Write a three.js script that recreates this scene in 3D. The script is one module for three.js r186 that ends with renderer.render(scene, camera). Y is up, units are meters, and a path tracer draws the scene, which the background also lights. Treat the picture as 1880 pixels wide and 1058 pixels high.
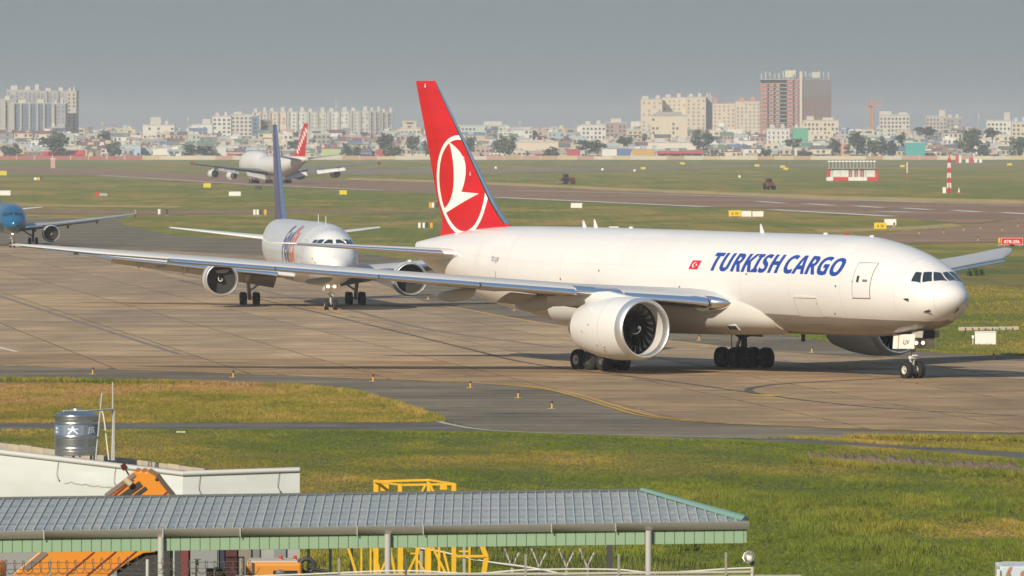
import * as THREE from 'three';
import { mergeGeometries } from 'three/addons/utils/BufferGeometryUtils.js';
import { RoundedBoxGeometry } from 'three/addons/geometries/RoundedBoxGeometry.js';

// ---------- camera, sky, sun, exposure ----------
const scene = new THREE.Scene();
const CAM_H = 14.58, PITCH = -0.018, FOCAL = 15251;            // focal length in pixels of the 1880 x 1058 photograph
const camera = new THREE.PerspectiveCamera(2 * Math.atan(529 / FOCAL) * 180 / Math.PI, 1880 / 1058, 1, 30000);
camera.position.set(0, CAM_H, 0);
camera.rotation.x = PITCH;
scene.add(camera);
camera.focus = 420; camera.userData.fStop = 6.3;
const renderer = new THREE.WebGLRenderer({ antialias: true });
renderer.toneMapping = THREE.LinearToneMapping;
renderer.toneMappingExposure = 1.08;
renderer.shadowMap.enabled = true;
const SUN_DIR = new THREE.Vector3(-0.9, 1, 1.55).normalize();
const sun = new THREE.DirectionalLight(new THREE.Color(1.0, 0.89, 0.72), 4.7);
sun.position.copy(SUN_DIR).multiplyScalar(900).add(new THREE.Vector3(0, 0, -520));
sun.target.position.set(0, 0, -520);
sun.castShadow = true;
sun.shadow.radius = 1;
Object.assign(sun.shadow.camera, { left: -160, right: 160, top: 160, bottom: -160, near: 10, far: 2500 });
sun.shadow.mapSize.set(4096, 4096);
scene.add(sun, sun.target);
{                                                               // hazy late-afternoon sky: grey veil low down, pale blue above
  const W = 512, H = 256, d = new Float32Array(W * H * 4), dir = new THREE.Vector3();
  for (let j = 0; j < H; j++) for (let i = 0; i < W; i++) {
    const el = (j + 0.5) / H * Math.PI - Math.PI / 2, az = (i + 0.5) / W * 2 * Math.PI - Math.PI;
    dir.set(Math.cos(el) * Math.cos(az), Math.sin(el), Math.cos(el) * Math.sin(az));
    const t = Math.pow(Math.max(0, Math.sin(el)), 0.55), g = Math.pow(Math.max(0, dir.dot(SUN_DIR)), 6) * 0.28;
    const o = (j * W + i) * 4;
    d[o] = 0.228 + (0.145 - 0.228) * t + g * 1.0;
    d[o + 1] = 0.266 + (0.24 - 0.266) * t + g * 0.86;
    d[o + 2] = 0.272 + (0.41 - 0.272) * t + g * 0.66;
    d[o + 3] = 1;
  }
  const sky = new THREE.DataTexture(d, W, H, THREE.RGBAFormat, THREE.FloatType);
  sky.mapping = THREE.EquirectangularReflectionMapping; sky.magFilter = THREE.LinearFilter; sky.needsUpdate = true;
  scene.background = sky; scene.environment = sky;
}
scene.fog = new THREE.FogExp2(new THREE.Color(0.84, 0.87, 0.90), 0.000075);

// ---------- helpers ----------
let seed = 7;
function rnd() { seed = (seed * 1664525 + 1013904223) >>> 0; return seed / 4294967296; }
const rr = (a, b) => a + (b - a) * rnd();
const pick = (a) => a[Math.floor(rnd() * a.length)];
function hash2(x, y) { let h = Math.imul(x | 0, 374761393) + Math.imul(y | 0, 668265263); h = Math.imul(h ^ (h >>> 13), 1274126177); return ((h ^ (h >>> 16)) >>> 0) / 4294967296; }
function vnoise(x, y, p = 0) {
  let xi = Math.floor(x), yi = Math.floor(y); const fx = x - xi, fy = y - yi, m = (v) => p ? ((v % p) + p) % p : v;
  const u = fx * fx * (3 - 2 * fx), v = fy * fy * (3 - 2 * fy);
  const a = hash2(m(xi), m(yi)), b = hash2(m(xi + 1), m(yi)), c = hash2(m(xi), m(yi + 1)), e = hash2(m(xi + 1), m(yi + 1));
  return a + (b - a) * u + (c - a) * v + (a - b - c + e) * u * v;
}
function fbm(x, y, o = 4, p = 0) { let s = 0, a = 0.5, n = 0; for (let i = 0; i < o; i++) { s += a * vnoise(x, y, p); n += a; x *= 2; y *= 2; p *= 2; a *= 0.5; } return s / n; }
const clamp = (v, a = 0, b = 1) => Math.min(b, Math.max(a, v));
const mix = (a, b, t) => a + (b - a) * t;
const smooth = (a, b, v) => { const t = clamp((v - a) / (b - a)); return t * t * (3 - 2 * t); };
// a point of the ground that the photograph shows at pixel (px, py)
function G(px, py) {
  const dx = (px - 940) / FOCAL, dy = -(py - 529) / FOCAL, c = Math.cos(PITCH), s = Math.sin(PITCH);
  const y = dy * c + s, z = dy * s - c, t = -CAM_H / y;
  return [dx * t, z * t];
}
const KZ = (Z) => FOCAL / Z;                                    // pixels per metre at depth Z
const XA = (px, Z) => (px - 940) * Z / FOCAL;                   // metres sideways of column px at depth Z
const YA = (py, Z) => CAM_H - (py - 254.5) * Z / FOCAL;         // height of row py at depth Z
const used = {};
function numbered(n) { if (!(n in used)) { used[n] = 0; return n; } used[n]++; return n + '_' + String(used[n]).padStart(3, '0'); }
function tag(o, label, category, group, kind) { o.userData.label = label; if (category) o.userData.category = category; if (group) o.userData.group = group; if (kind) o.userData.kind = kind; return o; }
function thing(name, label, category, pos = [0, 0, 0], turn = 0, group) {
  const o = new THREE.Group(); o.name = numbered(name); scene.add(o); o.position.set(...pos); o.rotation.y = turn;
  return tag(o, label, category, group);
}
function part(parent, name, geo, mat, label) {
  const m = new THREE.Mesh(Array.isArray(geo) ? merge(geo) : geo, mat); m.name = name; m.castShadow = m.receiveShadow = true; parent.add(m);
  if (label) m.userData.label = label; return m;
}
function single(name, geo, mat, label, category, group) {
  const m = new THREE.Mesh(Array.isArray(geo) ? merge(geo) : geo, mat); m.name = numbered(name); m.castShadow = m.receiveShadow = true; scene.add(m);
  return tag(m, label, category, group);
}
function struct(name, geo, mat, kind = 'structure') {
  const m = new THREE.Mesh(Array.isArray(geo) ? merge(geo) : geo, mat); m.name = numbered(name); m.castShadow = m.receiveShadow = true; m.userData.kind = kind; scene.add(m); return m;
}
function dup(o, label) { const c = o.clone(); c.name = numbered(o.name.replace(/_\d{3}$/, '')); scene.add(c); if (label) c.userData = { ...c.userData, label }; return c; }
function merge(list) {
  list = list.filter(Boolean); if (list.length === 1) return list[0];
  if (list.some((g) => !g.index)) list = list.map((g) => (g.index ? g.toNonIndexed() : g));
  for (const g of list) for (const k of Object.keys(g.attributes)) if (!['position', 'normal', 'uv', 'color'].includes(k)) g.deleteAttribute(k);
  if (!list.every((g) => g.attributes.color)) for (const g of list) g.deleteAttribute('color');
  return mergeGeometries(list);
}
function bx(w, h, d, x = 0, y = 0, z = 0, ry = 0, rx = 0, rz = 0) {
  const g = new THREE.BoxGeometry(w, h, d); if (rz) g.rotateZ(rz); if (rx) g.rotateX(rx); if (ry) g.rotateY(ry); g.translate(x, y, z); return g;
}
function rbx(w, h, d, r, x = 0, y = 0, z = 0, ry = 0) { const g = new RoundedBoxGeometry(w, h, d, 2, r); if (ry) g.rotateY(ry); g.translate(x, y, z); return g; }
const UPV = new THREE.Vector3(0, 1, 0);
function bar(a, b, r, seg = 8, r2 = r) {                          // round bar from a to b
  const A = new THREE.Vector3(...a), B = new THREE.Vector3(...b), d = B.clone().sub(A), g = new THREE.CylinderGeometry(r2, r, d.length(), seg);
  g.applyQuaternion(new THREE.Quaternion().setFromUnitVectors(UPV, d.clone().normalize())); g.translate(...A.add(B).multiplyScalar(0.5).toArray()); return g;
}
function sbar(a, b, w, h = w) {                                   // square bar from a to b
  const A = new THREE.Vector3(...a), B = new THREE.Vector3(...b), d = B.clone().sub(A), g = new THREE.BoxGeometry(w, d.length(), h);
  g.applyQuaternion(new THREE.Quaternion().setFromUnitVectors(UPV, d.clone().normalize())); g.translate(...A.add(B).multiplyScalar(0.5).toArray()); return g;
}
function tube(pts, r, seg = 24, rad = 6) { return new THREE.TubeGeometry(new THREE.CatmullRomCurve3(pts.map((p) => new THREE.Vector3(...p))), seg, r, rad, false); }
function lathe(pts, seg = 40) { return new THREE.LatheGeometry(pts.map((p) => new THREE.Vector2(p[0], p[1])), seg); }   // about y
function poly(pts, y, uvs = 1) {                                  // flat sheet from ground points [x, z]
  const sh = new THREE.Shape(pts.map((p) => new THREE.Vector2(p[0], -p[1]))), g = new THREE.ShapeGeometry(sh); g.rotateX(-Math.PI / 2); g.translate(0, y, 0);
  const P = g.attributes.position, U = g.attributes.uv; for (let i = 0; i < P.count; i++) U.setXY(i, P.getX(i) * uvs, -P.getZ(i) * uvs); return g;
}
function strip(pts, w, y) {                                       // flat ribbon of width w along ground points
  const pos = [], uv = [], idx = []; let L = 0;
  for (let i = 0; i < pts.length; i++) {
    const a = pts[Math.max(0, i - 1)], b = pts[Math.min(pts.length - 1, i + 1)], l = Math.hypot(b[0] - a[0], b[1] - a[1]), nx = -(b[1] - a[1]) / l, nz = (b[0] - a[0]) / l;
    if (i) L += Math.hypot(pts[i][0] - pts[i - 1][0], pts[i][1] - pts[i - 1][1]);
    for (const s of [-0.5, 0.5]) { pos.push(pts[i][0] + nx * w * s, y, pts[i][1] + nz * w * s); uv.push(s * w, L); }
    if (i) { const k = i * 2; idx.push(k - 2, k, k - 1, k - 1, k, k + 1); }
  }
  const g = new THREE.BufferGeometry(); g.setAttribute('position', new THREE.Float32BufferAttribute(pos, 3)); g.setAttribute('uv', new THREE.Float32BufferAttribute(uv, 2)); g.setIndex(idx);
  g.computeVertexNormals(); if (g.attributes.normal.getY(0) < 0) { g.setIndex(idx.reverse()); g.computeVertexNormals(); } return g;
}
function curve(pts, n) { const c = new THREE.CatmullRomCurve3(pts.map((p) => new THREE.Vector3(p[0], 0, p[1])), false, 'centripetal'); return c.getPoints(n).map((v) => [v.x, v.z]); }
// skin over rings of points; every ring has the same number of points
function skin(rings, { closed = true, cap0 = false, cap1 = false, uv = null } = {}) {
  const n = rings[0].length, m = closed ? n + 1 : n, pos = [], uvs = [], idx = [];
  rings.forEach((r, i) => { for (let j = 0; j < m; j++) { pos.push(...r[j % n]); uvs.push(...(uv ? uv(i, j, r[j % n]) : [i / (rings.length - 1), j / (m - 1)])); } });
  for (let i = 0; i < rings.length - 1; i++) for (let j = 0; j < m - 1; j++) { const a = i * m + j, b = a + 1, c = a + m, d = c + 1; idx.push(a, c, b, b, c, d); }
  const g = new THREE.BufferGeometry(); g.setAttribute('position', new THREE.Float32BufferAttribute(pos, 3)); g.setAttribute('uv', new THREE.Float32BufferAttribute(uvs, 2)); g.setIndex(idx); g.computeVertexNormals();
  if (closed) { const N = g.attributes.normal; for (let i = 0; i < rings.length; i++) { const a = i * m, b = a + m - 1, v = new THREE.Vector3(N.getX(a) + N.getX(b), N.getY(a) + N.getY(b), N.getZ(a) + N.getZ(b)).normalize(); N.setXYZ(a, v.x, v.y, v.z); N.setXYZ(b, v.x, v.y, v.z); } }
  const caps = [];
  for (const [on, r] of [[cap0, rings[0]], [cap1, rings[rings.length - 1]]]) if (on) {
    const c = [0, 0, 0]; r.forEach((p) => p.forEach((v, k) => { c[k] += v / n; })); const cp = [...c], cu = [0.5, 0.5], ci = [];
    r.forEach((p, j) => { cp.push(...p); cu.push(...(uv ? uv(r === rings[0] ? 0 : rings.length - 1, j, p) : [0.5, 0.5])); ci.push(0, 1 + j, 1 + (j + 1) % n); });
    const h = new THREE.BufferGeometry(); h.setAttribute('position', new THREE.Float32BufferAttribute(cp, 3)); h.setAttribute('uv', new THREE.Float32BufferAttribute(cu, 2)); h.setIndex(ci); h.computeVertexNormals(); caps.push(h);
  }
  return caps.length ? merge([g, ...caps]) : g;
}
const lin = (r, g, b) => new THREE.Color().setRGB(r, g, b);
function std(r, g, b, rough = 0.7, o = {}) { return new THREE.MeshStandardMaterial({ color: lin(r, g, b), roughness: rough, metalness: 0, ...o }); }
function canvas(w, h, draw) { const c = document.createElement('canvas'); c.width = w; c.height = h; draw(c.getContext('2d'), w, h); const t = new THREE.CanvasTexture(c); t.colorSpace = THREE.SRGBColorSpace; t.anisotropy = 8; return t; }
function dataTex(n, f, srgb = true) {                             // f(u, v) -> [r, g, b] 0..1, tiling
  const d = new Uint8Array(n * n * 4); for (let j = 0; j < n; j++) for (let i = 0; i < n; i++) { const c = f(i / n, j / n), o = (j * n + i) * 4; d[o] = clamp(c[0]) * 255; d[o + 1] = clamp(c[1]) * 255; d[o + 2] = clamp(c[2]) * 255; d[o + 3] = 255; }
  const t = new THREE.DataTexture(d, n, n); t.wrapS = t.wrapT = THREE.RepeatWrapping; t.magFilter = THREE.LinearFilter; t.minFilter = THREE.LinearMipmapLinearFilter; t.generateMipmaps = true; if (srgb) t.colorSpace = THREE.SRGBColorSpace; t.needsUpdate = true; return t;
}
// ---------- ground ----------
const P2 = (list) => list.map((p) => G(p[0], p[1]));
const asphaltTop = [[-60, 386], [0, 392], [60, 398], [215, 403], [228, 414], [320, 433], [480, 441], [600, 458], [760, 478], [800, 498], [1000, 535], [1220, 576], [1420, 612], [1560, 634], [1720, 648], [1880, 654], [1990, 657]];
const concreteTop = [[-60, 449], [0, 451], [120, 455], [300, 461], [480, 470], [600, 484], [700, 522], [780, 555], [920, 580], [1040, 600], [1235, 626], [1400, 645], [1560, 657], [1880, 664], [1990, 666]];
const concreteLow = [[1990, 797], [1880, 795], [1650, 790], [1450, 783], [1300, 776], [1200, 766], [1130, 748], [1060, 727], [990, 713], [860, 703], [700, 697], [540, 690], [300, 681], [0, 671], [-60, 669]];
const asphaltLow = [[1990, 811], [1880, 808], [1460, 805], [1300, 805], [1100, 800], [960, 795], [880, 787], [815, 773], [740, 747], [650, 722], [540, 712], [300, 704], [0, 698], [-60, 696]];
const asphaltRegion = [...P2(asphaltTop), ...P2(asphaltLow)];
const concreteRegion = [...P2(concreteTop), ...P2(concreteLow)];
const roadRegion = P2([[-60, 779], [300, 778], [600, 777], [800, 776], [880, 787], [960, 795], [1100, 800], [1300, 805], [1460, 807], [1600, 815.5], [1700, 822], [1880, 832], [1990, 838], [1990, 853], [1880, 846], [1700, 831], [1560, 822], [1380, 813], [1200, 806], [1000, 800], [880, 796], [600, 791], [300, 789], [-60, 790]]);
const runwayRegion = P2([[-60, 304], [0, 306], [200, 311], [440, 324], [640, 331], [900, 340], [1150, 352], [1400, 362], [1640, 370], [1880, 376], [1990, 380], [1990, 412], [1880, 400], [1800, 409], [1770, 411], [1640, 399], [1380, 383], [1200, 376], [940, 366], [800, 356], [640, 348], [440, 340], [200, 324], [0, 317], [-60, 315]]);
const linkRegion = P2([[1990, 396], [1880, 401], [1800, 412], [1700, 422], [1600, 432], [1500, 440], [1380, 446], [1380, 454], [1600, 449], [1740, 447], [1880, 444], [1990, 440]]);
const farStrip = P2([[380, 311], [900, 311], [1400, 303], [1990, 297], [1990, 300], [1400, 307], [900, 318], [640, 321], [380, 317]]);
const oldStrip = P2([[-60, 384], [300, 386], [600, 385], [800, 388], [800, 391], [600, 391], [330, 395], [-60, 391]]);
function inside(x, z, pg) { let c = false; for (let i = 0, j = pg.length - 1; i < pg.length; j = i++) { const a = pg[i], b = pg[j]; if ((a[1] > z) !== (b[1] > z) && x < (b[0] - a[0]) * (z - a[1]) / (b[1] - a[1]) + a[0]) c = !c; } return c; }
const islandRegion = P2([[-60, 696], [0, 698], [300, 704], [540, 712], [650, 722], [740, 747], [815, 773], [600, 777], [-60, 779]]);

function grassCol(x, z) {                                        // lush, yellowing and dry grass in patches
  const d = -z, n = fbm(x / 9 + 31, z / 22 + 7, 4), m = fbm(x / 2.4, z / 6, 3), q = fbm(x / 45 + 11, z / 120 + 3, 3);
  let dry = smooth(0.42, 0.66, n * 0.6 + q * 0.4) * 0.8 + (m - 0.5) * 0.7;
  if (d > 425 && d < 495 && x < 2) dry += 0.62 + smooth(-8, -28, x) * 0.12;
  if (d > 495 && d < 1000) dry -= 0.1; if (d > 1000) dry += 0.12;
  const c = [mix(0.122, 0.275, clamp(dry)), mix(0.158, 0.205, clamp(dry)), mix(0.013, 0.034, clamp(dry))];
  const b = clamp(dry - 0.75) * 2.2; c[0] = mix(c[0], 0.33, clamp(b)); c[1] = mix(c[1], 0.20, clamp(b)); c[2] = mix(c[2], 0.075, clamp(b));
  const l = (0.70 + 0.6 * (m * 0.6 + n * 0.4)) * (d > 1000 ? 1.6 : d > 500 ? 1.12 : 1); return c.map((v) => v * l);
}
const grassTex = dataTex(512, (u, v) => { const a = fbm(u * 64, v * 64, 3, 64), b = fbm(u * 12, v * 12, 3, 12), k = 0.38 + 0.85 * a + 0.35 * (b - 0.5); return [k, k, k * 0.9]; });
const grassBump = dataTex(256, (u, v) => { const a = fbm(u * 48, v * 48, 3, 48); return [a, a, a]; }, false);
{
  const xs = [], zs = [];
  for (let x = -120; x <= 120; x += 1.6) xs.push(x);
  for (let x = 120, s = 4; x < 9000;) { x += s; s *= 1.25; xs.push(x); xs.unshift(-x); }
  for (let z = 400, s = -60; z > 250 - 470; z += s) zs.push(z);
  for (let z = -222; z > -700; z -= 1.8) zs.push(z);
  for (let z = -700, s = 3; z > -16000; z -= s) { zs.push(z); s = Math.min(600, s * 1.02); }
  const pos = [], col = [], uv = [], idx = [], n = xs.length;
  for (const z of zs) for (const x of xs) { const far = Math.abs(x) > 700 && -z < 4000; pos.push(x, 0, z); uv.push(x / 4, -z / 4); const c = far ? [0.11, 0.115, 0.02] : grassCol(x, z); if (-z > 5850) { c[0] = 0.2; c[1] = 0.18; c[2] = 0.12; } col.push(...c); }
  for (let j = 0; j < zs.length - 1; j++) for (let i = 0; i < n - 1; i++) { const a = j * n + i; idx.push(a, a + 1, a + n, a + 1, a + n + 1, a + n); }
  const g = new THREE.BufferGeometry(); g.setAttribute('position', new THREE.Float32BufferAttribute(pos, 3)); g.setAttribute('color', new THREE.Float32BufferAttribute(col, 3)); g.setAttribute('uv', new THREE.Float32BufferAttribute(uv, 2)); g.setIndex(idx); g.computeVertexNormals();
  struct('grass_field', g, new THREE.MeshStandardMaterial({ vertexColors: true, map: grassTex, roughness: 1, bumpMap: grassBump, bumpScale: 0.08 }));
}
const asphaltTex = dataTex(512, (u, v) => { const a = fbm(u * 90, v * 90, 2, 90), b = fbm(u * 7, v * 7, 4, 7), c = fbm(u * 3, v * 24, 3, 3), k = 0.74 + 0.14 * a + 0.42 * (b - 0.5) + 0.2 * (c - 0.5); return [k, k * 0.985, k * 0.95]; });
const asphaltMat = new THREE.MeshStandardMaterial({ color: lin(0.245, 0.205, 0.145), map: asphaltTex, roughness: 0.95 });
const uvScale = (s) => s;
const asphalt = struct('asphalt_shoulder', poly(asphaltRegion, 0.012, 1 / 40), asphaltMat);
struct('service_road', poly(roadRegion, 0.02, 1 / 22), new THREE.MeshStandardMaterial({ color: lin(0.16, 0.155, 0.14), map: asphaltTex, roughness: 0.95 }));
const brownTex = dataTex(512, (u, v) => { const a = fbm(u * 60, v * 60, 2, 60), b = fbm(u * 6, v * 6, 4, 6), k = 0.76 + 0.16 * a + 0.3 * (b - 0.5); return [k, k * 0.97, k * 0.94]; });
struct('runway', poly(runwayRegion, 0.03, 1 / 160), new THREE.MeshStandardMaterial({ color: lin(0.36, 0.225, 0.135), map: brownTex, roughness: 0.95 }));
struct('runway_link', poly(linkRegion, 0.04, 1 / 90), new THREE.MeshStandardMaterial({ color: lin(0.38, 0.25, 0.15), map: brownTex, roughness: 0.95 }));
struct('far_runway', poly(farStrip, 0.05, 1 / 160), new THREE.MeshStandardMaterial({ color: lin(0.33, 0.27, 0.19), map: brownTex, roughness: 0.95 }));
struct('old_strip', poly(oldStrip, 0.03, 1 / 90), new THREE.MeshStandardMaterial({ color: lin(0.34, 0.22, 0.135), map: brownTex, roughness: 0.95 }));
{ const band = (l, w, c) => { const p = curve(P2(l), 80), n = 24, pos = [], col = [], idx = []; p.forEach((q, i) => { for (let j = 0; j <= 6; j++) { const v = (j / 6 - 0.5) * w * (0.7 + 0.6 * fbm(i * 0.4, j * 0.2 + w, 2)); pos.push(q[0], 0.02, q[1] + v); const k = 0.75 + 0.5 * fbm(i * 0.7, j * 0.9, 3); col.push(c[0] * k, c[1] * k, c[2] * k); } }); for (let i = 0; i < p.length - 1; i++) for (let j = 0; j < 6; j++) { const a = i * 7 + j; idx.push(a, a + 7, a + 1, a + 1, a + 7, a + 8); } const g = new THREE.BufferGeometry(); g.setAttribute('position', new THREE.Float32BufferAttribute(pos, 3)); g.setAttribute('color', new THREE.Float32BufferAttribute(col, 3)); g.setIndex(idx); g.computeVertexNormals(); if (g.attributes.normal.getY(0) < 0) { g.setIndex(idx.reverse()); g.computeVertexNormals(); } struct('dry_verge', g, new THREE.MeshStandardMaterial({ vertexColors: true, roughness: 1 })); };
  band([[640, 328], [900, 337], [1150, 348], [1400, 358], [1640, 366], [1900, 371]], 150, [0.40, 0.28, 0.10]); band([[0, 376], [140, 378], [330, 380]], 40, [0.36, 0.25, 0.09]); band([[1500, 425], [1650, 420], [1760, 413]], 40, [0.34, 0.25, 0.09]); band([[-20, 404], [120, 400], [210, 401]], 14, [0.36, 0.27, 0.10]); }
// concrete slabs: joints run along the taxiway the second freighter rolls down
const concTex = dataTex(1024, (u, v) => { const a = fbm(u * 120, v * 120, 2, 120), b = fbm(u * 10, v * 10, 4, 10), s = fbm(u * 4, v * 40, 3, 4), s2 = fbm(u * 2, v * 110, 2, 2), k = 0.80 + 0.10 * a + 0.34 * (b - 0.5) + 0.16 * (s - 0.5) + 0.14 * (s2 - 0.5); return [k, k * 0.985, k * 0.955]; });
const slabBase = struct('taxiway', poly(concreteRegion, 0.018, 1 / 40), new THREE.MeshStandardMaterial({ color: lin(0.10, 0.08, 0.06), map: asphaltTex, roughness: 1 }));
{
  const dir = [0.117, 0.9931], nor = [0.9931, -0.117], S = 7.5, gap = 0.15, warm = P2([[-200, 645], [0, 648], [540, 662], [960, 673], [1300, 684], [2100, 698], [2100, 900], [-200, 900]]);
  const clip = (pg, ax, lim, keep) => { const out = []; for (let i = 0; i < pg.length; i++) { const a = pg[i], b = pg[(i + 1) % pg.length], da = (a[0] * ax[0] + a[1] * ax[1] - lim) * keep, db = (b[0] * ax[0] + b[1] * ax[1] - lim) * keep; if (da >= 0) out.push(a); if ((da >= 0) !== (db >= 0)) { const t = da / (da - db); out.push([a[0] + (b[0] - a[0]) * t, a[1] + (b[1] - a[1]) * t]); } } return out; };
  const tones = [[0.53, 0.375, 0.225], [0.475, 0.345, 0.212], [0.56, 0.40, 0.235], [0.43, 0.315, 0.198], [0.45, 0.30, 0.155], [0.415, 0.278, 0.146]];
  const mats = tones.map((c) => new THREE.MeshStandardMaterial({ color: lin(...c), map: concTex, roughness: 0.9 }));
  const all = [];
  for (let i = -26; i < 20; i++) {
    let col = clip(clip(concreteRegion, nor, i * S + gap / 2 - 3 + 62, 1), nor, (i + 1) * S - gap / 2 - 3 + 62, -1); if (col.length < 3) continue;
    for (let j = -150; j < -50; j++) {
      const c = clip(clip(col, dir, j * S + gap / 2, 1), dir, (j + 1) * S - gap / 2, -1); if (c.length < 3) continue;
      let A = 0; for (let k = 0; k < c.length; k++) { const a = c[k], b = c[(k + 1) % c.length]; A += a[0] * b[1] - b[0] * a[1]; } A = Math.abs(A) / 2; if (A < 0.6) continue;
      const cx = c.reduce((s, p) => s + p[0], 0) / c.length, cz = c.reduce((s, p) => s + p[1], 0) / c.length;
      if (Math.abs(cx) > -cz * 0.0617 + 9) continue;
      const t = fbm(i * 0.45 + 3, j * 0.12, 3) + (hash2(i, j) - 0.5) * 0.22, w = inside(cx, cz, warm);
      const y = 0.032 + hash2(j, i) * 0.003, top = poly(c, y, 1 / 30), pos = [], idx = [], uv = [];
      c.forEach((p) => { pos.push(p[0], y, p[1], p[0], 0.012, p[1]); uv.push(p[0] / 30, p[1] / 30, p[0] / 30, p[1] / 30); });
      for (let k = 0; k < c.length; k++) { const a = 2 * k, b = 2 * ((k + 1) % c.length); idx.push(a, b, a + 1, b, b + 1, a + 1); }
      const side = new THREE.BufferGeometry(); side.setAttribute('position', new THREE.Float32BufferAttribute(pos, 3)); side.setAttribute('uv', new THREE.Float32BufferAttribute(uv, 2)); side.setIndex(idx); side.computeVertexNormals();
      all.push({ g: merge([top, side]), m: w ? (t > 0.52 ? 4 : 5) : t > 0.58 ? 2 : t > 0.5 ? 0 : t > 0.42 ? 1 : 3, s: A / (cz * cz * -cz) });
    }
  }
  all.sort((a, b) => Math.abs(b.s) - Math.abs(a.s));
  all.slice(0, 300).forEach((o) => part(slabBase, 'concrete_slab', o.g, mats[o.m]));
  mats.forEach((m, k) => { const r = all.slice(300).filter((o) => o.m === k).map((o) => o.g); if (r.length) { const p = part(slabBase, 'far_slabs', r, m); p.userData.kind = 'stuff'; } });
}
// painted lines and dark sealed lines
const yellowPaint = std(0.55, 0.33, 0.03, 0.8), wornYellow = std(0.50, 0.31, 0.08, 0.9), darkLine = std(0.075, 0.062, 0.052, 0.95), whitePaint = std(0.62, 0.6, 0.55, 0.85), rubber = std(0.20, 0.160, 0.12, 0.95);
const LIFT = 0.042;
function dashes(pts, w, len, gap, y) { const out = []; let acc = 0, cur = [pts[0]], on = true; for (let i = 1; i < pts.length; i++) { const l = Math.hypot(pts[i][0] - pts[i - 1][0], pts[i][1] - pts[i - 1][1]); acc += l; cur.push(pts[i]); if (acc > (on ? len : gap)) { if (on) out.push(strip(cur, w, y)); cur = [pts[i]]; acc = 0; on = !on; } } return out; }
{
  const edge = curve(P2([[640, 695], [700, 697.5], [860, 703.5], [990, 713.5], [1060, 727.5], [1130, 748.5], [1200, 766.5], [1300, 776.5], [1450, 783.5], [1650, 790.5], [1880, 795.5], [1990, 797]]), 160);
  const off = (l, d) => l.map((p, i) => { const a = l[Math.max(0, i - 1)], b = l[Math.min(l.length - 1, i + 1)], n = Math.hypot(b[0] - a[0], b[1] - a[1]); return [p[0] + (b[1] - a[1]) / n * d, p[1] - (b[0] - a[0]) / n * d]; });
  struct('edge_line', [strip(off(edge, -0.3), 0.2, LIFT), strip(off(edge, 0.25), 0.2, LIFT)], yellowPaint);
  const c1 = curve(P2([[330, 516], [540, 565], [700, 603], [860, 642], [960, 666], [1060, 681], [1150, 692], [1240, 703], [1330, 715.5], [1390, 724], [1500, 739], [1640, 752], [1880, 766], [1990, 772]]), 700);
  struct('centre_line', [...dashes(c1, 0.42, 2.6, 0.5, LIFT)], darkLine);
  const c2 = curve(P2([[1405, 727], [1376, 720], [1384, 713], [1440, 706], [1540, 700.5], [1660, 694.5], [1760, 691], [1880, 687], [1990, 684]]), 260);
  struct('turn_line', dashes(c2, 0.5, 5, 0.2, LIFT + 0.004), darkLine);
  const c3 = curve(P2([[690, 684], [870, 691], [1000, 694], [1120, 697], [1260, 704]]), 240);
  struct('turn_line', dashes(c3, 0.22, 3, 1.6, LIFT + 0.004), darkLine);
  struct('turn_line', strip(curve(P2([[560, 559], [606, 570], [640, 580], [700, 588], [770, 592]]), 30), 0.3, LIFT + 0.004), wornYellow);
  struct('centre_line', [strip(P2([[1378, 726.6], [1434, 728.2]]), 1.8, LIFT + 0.008)], yellowPaint);
  struct('edge_line', [strip(curve(P2([[700, 556], [800, 561.5], [920, 581.5], [1040, 601.5], [1235, 628], [1330, 640.5], [1470, 651], [1640, 660.5]]), 60), 0.4, LIFT)], wornYellow);
  struct('edge_line', [strip(P2([[1395, 640], [1545, 641.5]]), 0.25, 0.03), strip(P2([[1240, 617], [1400, 630]]), 0.25, 0.03), strip(curve(P2([[60, 452], [200, 457], [330, 460]]), 12), 0.5, 0.03)], wornYellow);
  // tyre rubber dragged along the turn
  for (const [l, w] of [[[[440, 679], [640, 677.5], [860, 676.5], [1045, 676]], 0.35], [[[0, 657], [300, 664], [520, 671], [700, 676], [1000, 684], [1290, 690]], 0.5], [[[160, 470], [600, 560], [800, 608], [1030, 640]], 0.7], [[[0, 545], [330, 652]], 0.5], [[[1240, 668], [1500, 682], [1880, 698]], 0.8]]) struct('rubber_mark', strip(curve(P2(l), 60), w, LIFT - 0.003), rubber);
  struct('edge_line', [strip(P2([[-40, 629], [30, 647]]), 0.35, LIFT)], whitePaint);
  // runway markings
  struct('runway_marking', [strip(P2([[905, 362.5], [1300, 380.5]]), 3.2, 0.08), strip(P2([[1415, 385.5], [1640, 398]]), 3.2, 0.08), strip(P2([[940, 350], [1150, 355], [1380, 363], [1880, 377.5]]), 2.2, 0.08), strip(P2([[180, 322], [460, 339], [700, 350]]), 2.2, 0.08)], whitePaint);
  for (let i = 0; i < 9; i++) { const x = 1390 + i * 90; struct('runway_marking', [strip(P2([[x, 370.5 + (x - 1390) * 0.045], [x + 50, 371.5 + (x - 1340) * 0.045]]), 2.6, 0.08)], whitePaint); }
  struct('runway_marking', [strip(P2([[1618, 389], [1672, 390.5]]), 5, 0.08)], whitePaint);
  struct('kerb_strip', [strip(curve(P2([[800, 773.5], [830, 781], [900, 791], [1000, 796], [1200, 800.5], [1400, 806]]), 40), 0.35, 0.03)], std(0.42, 0.38, 0.32, 0.9));
}
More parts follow.
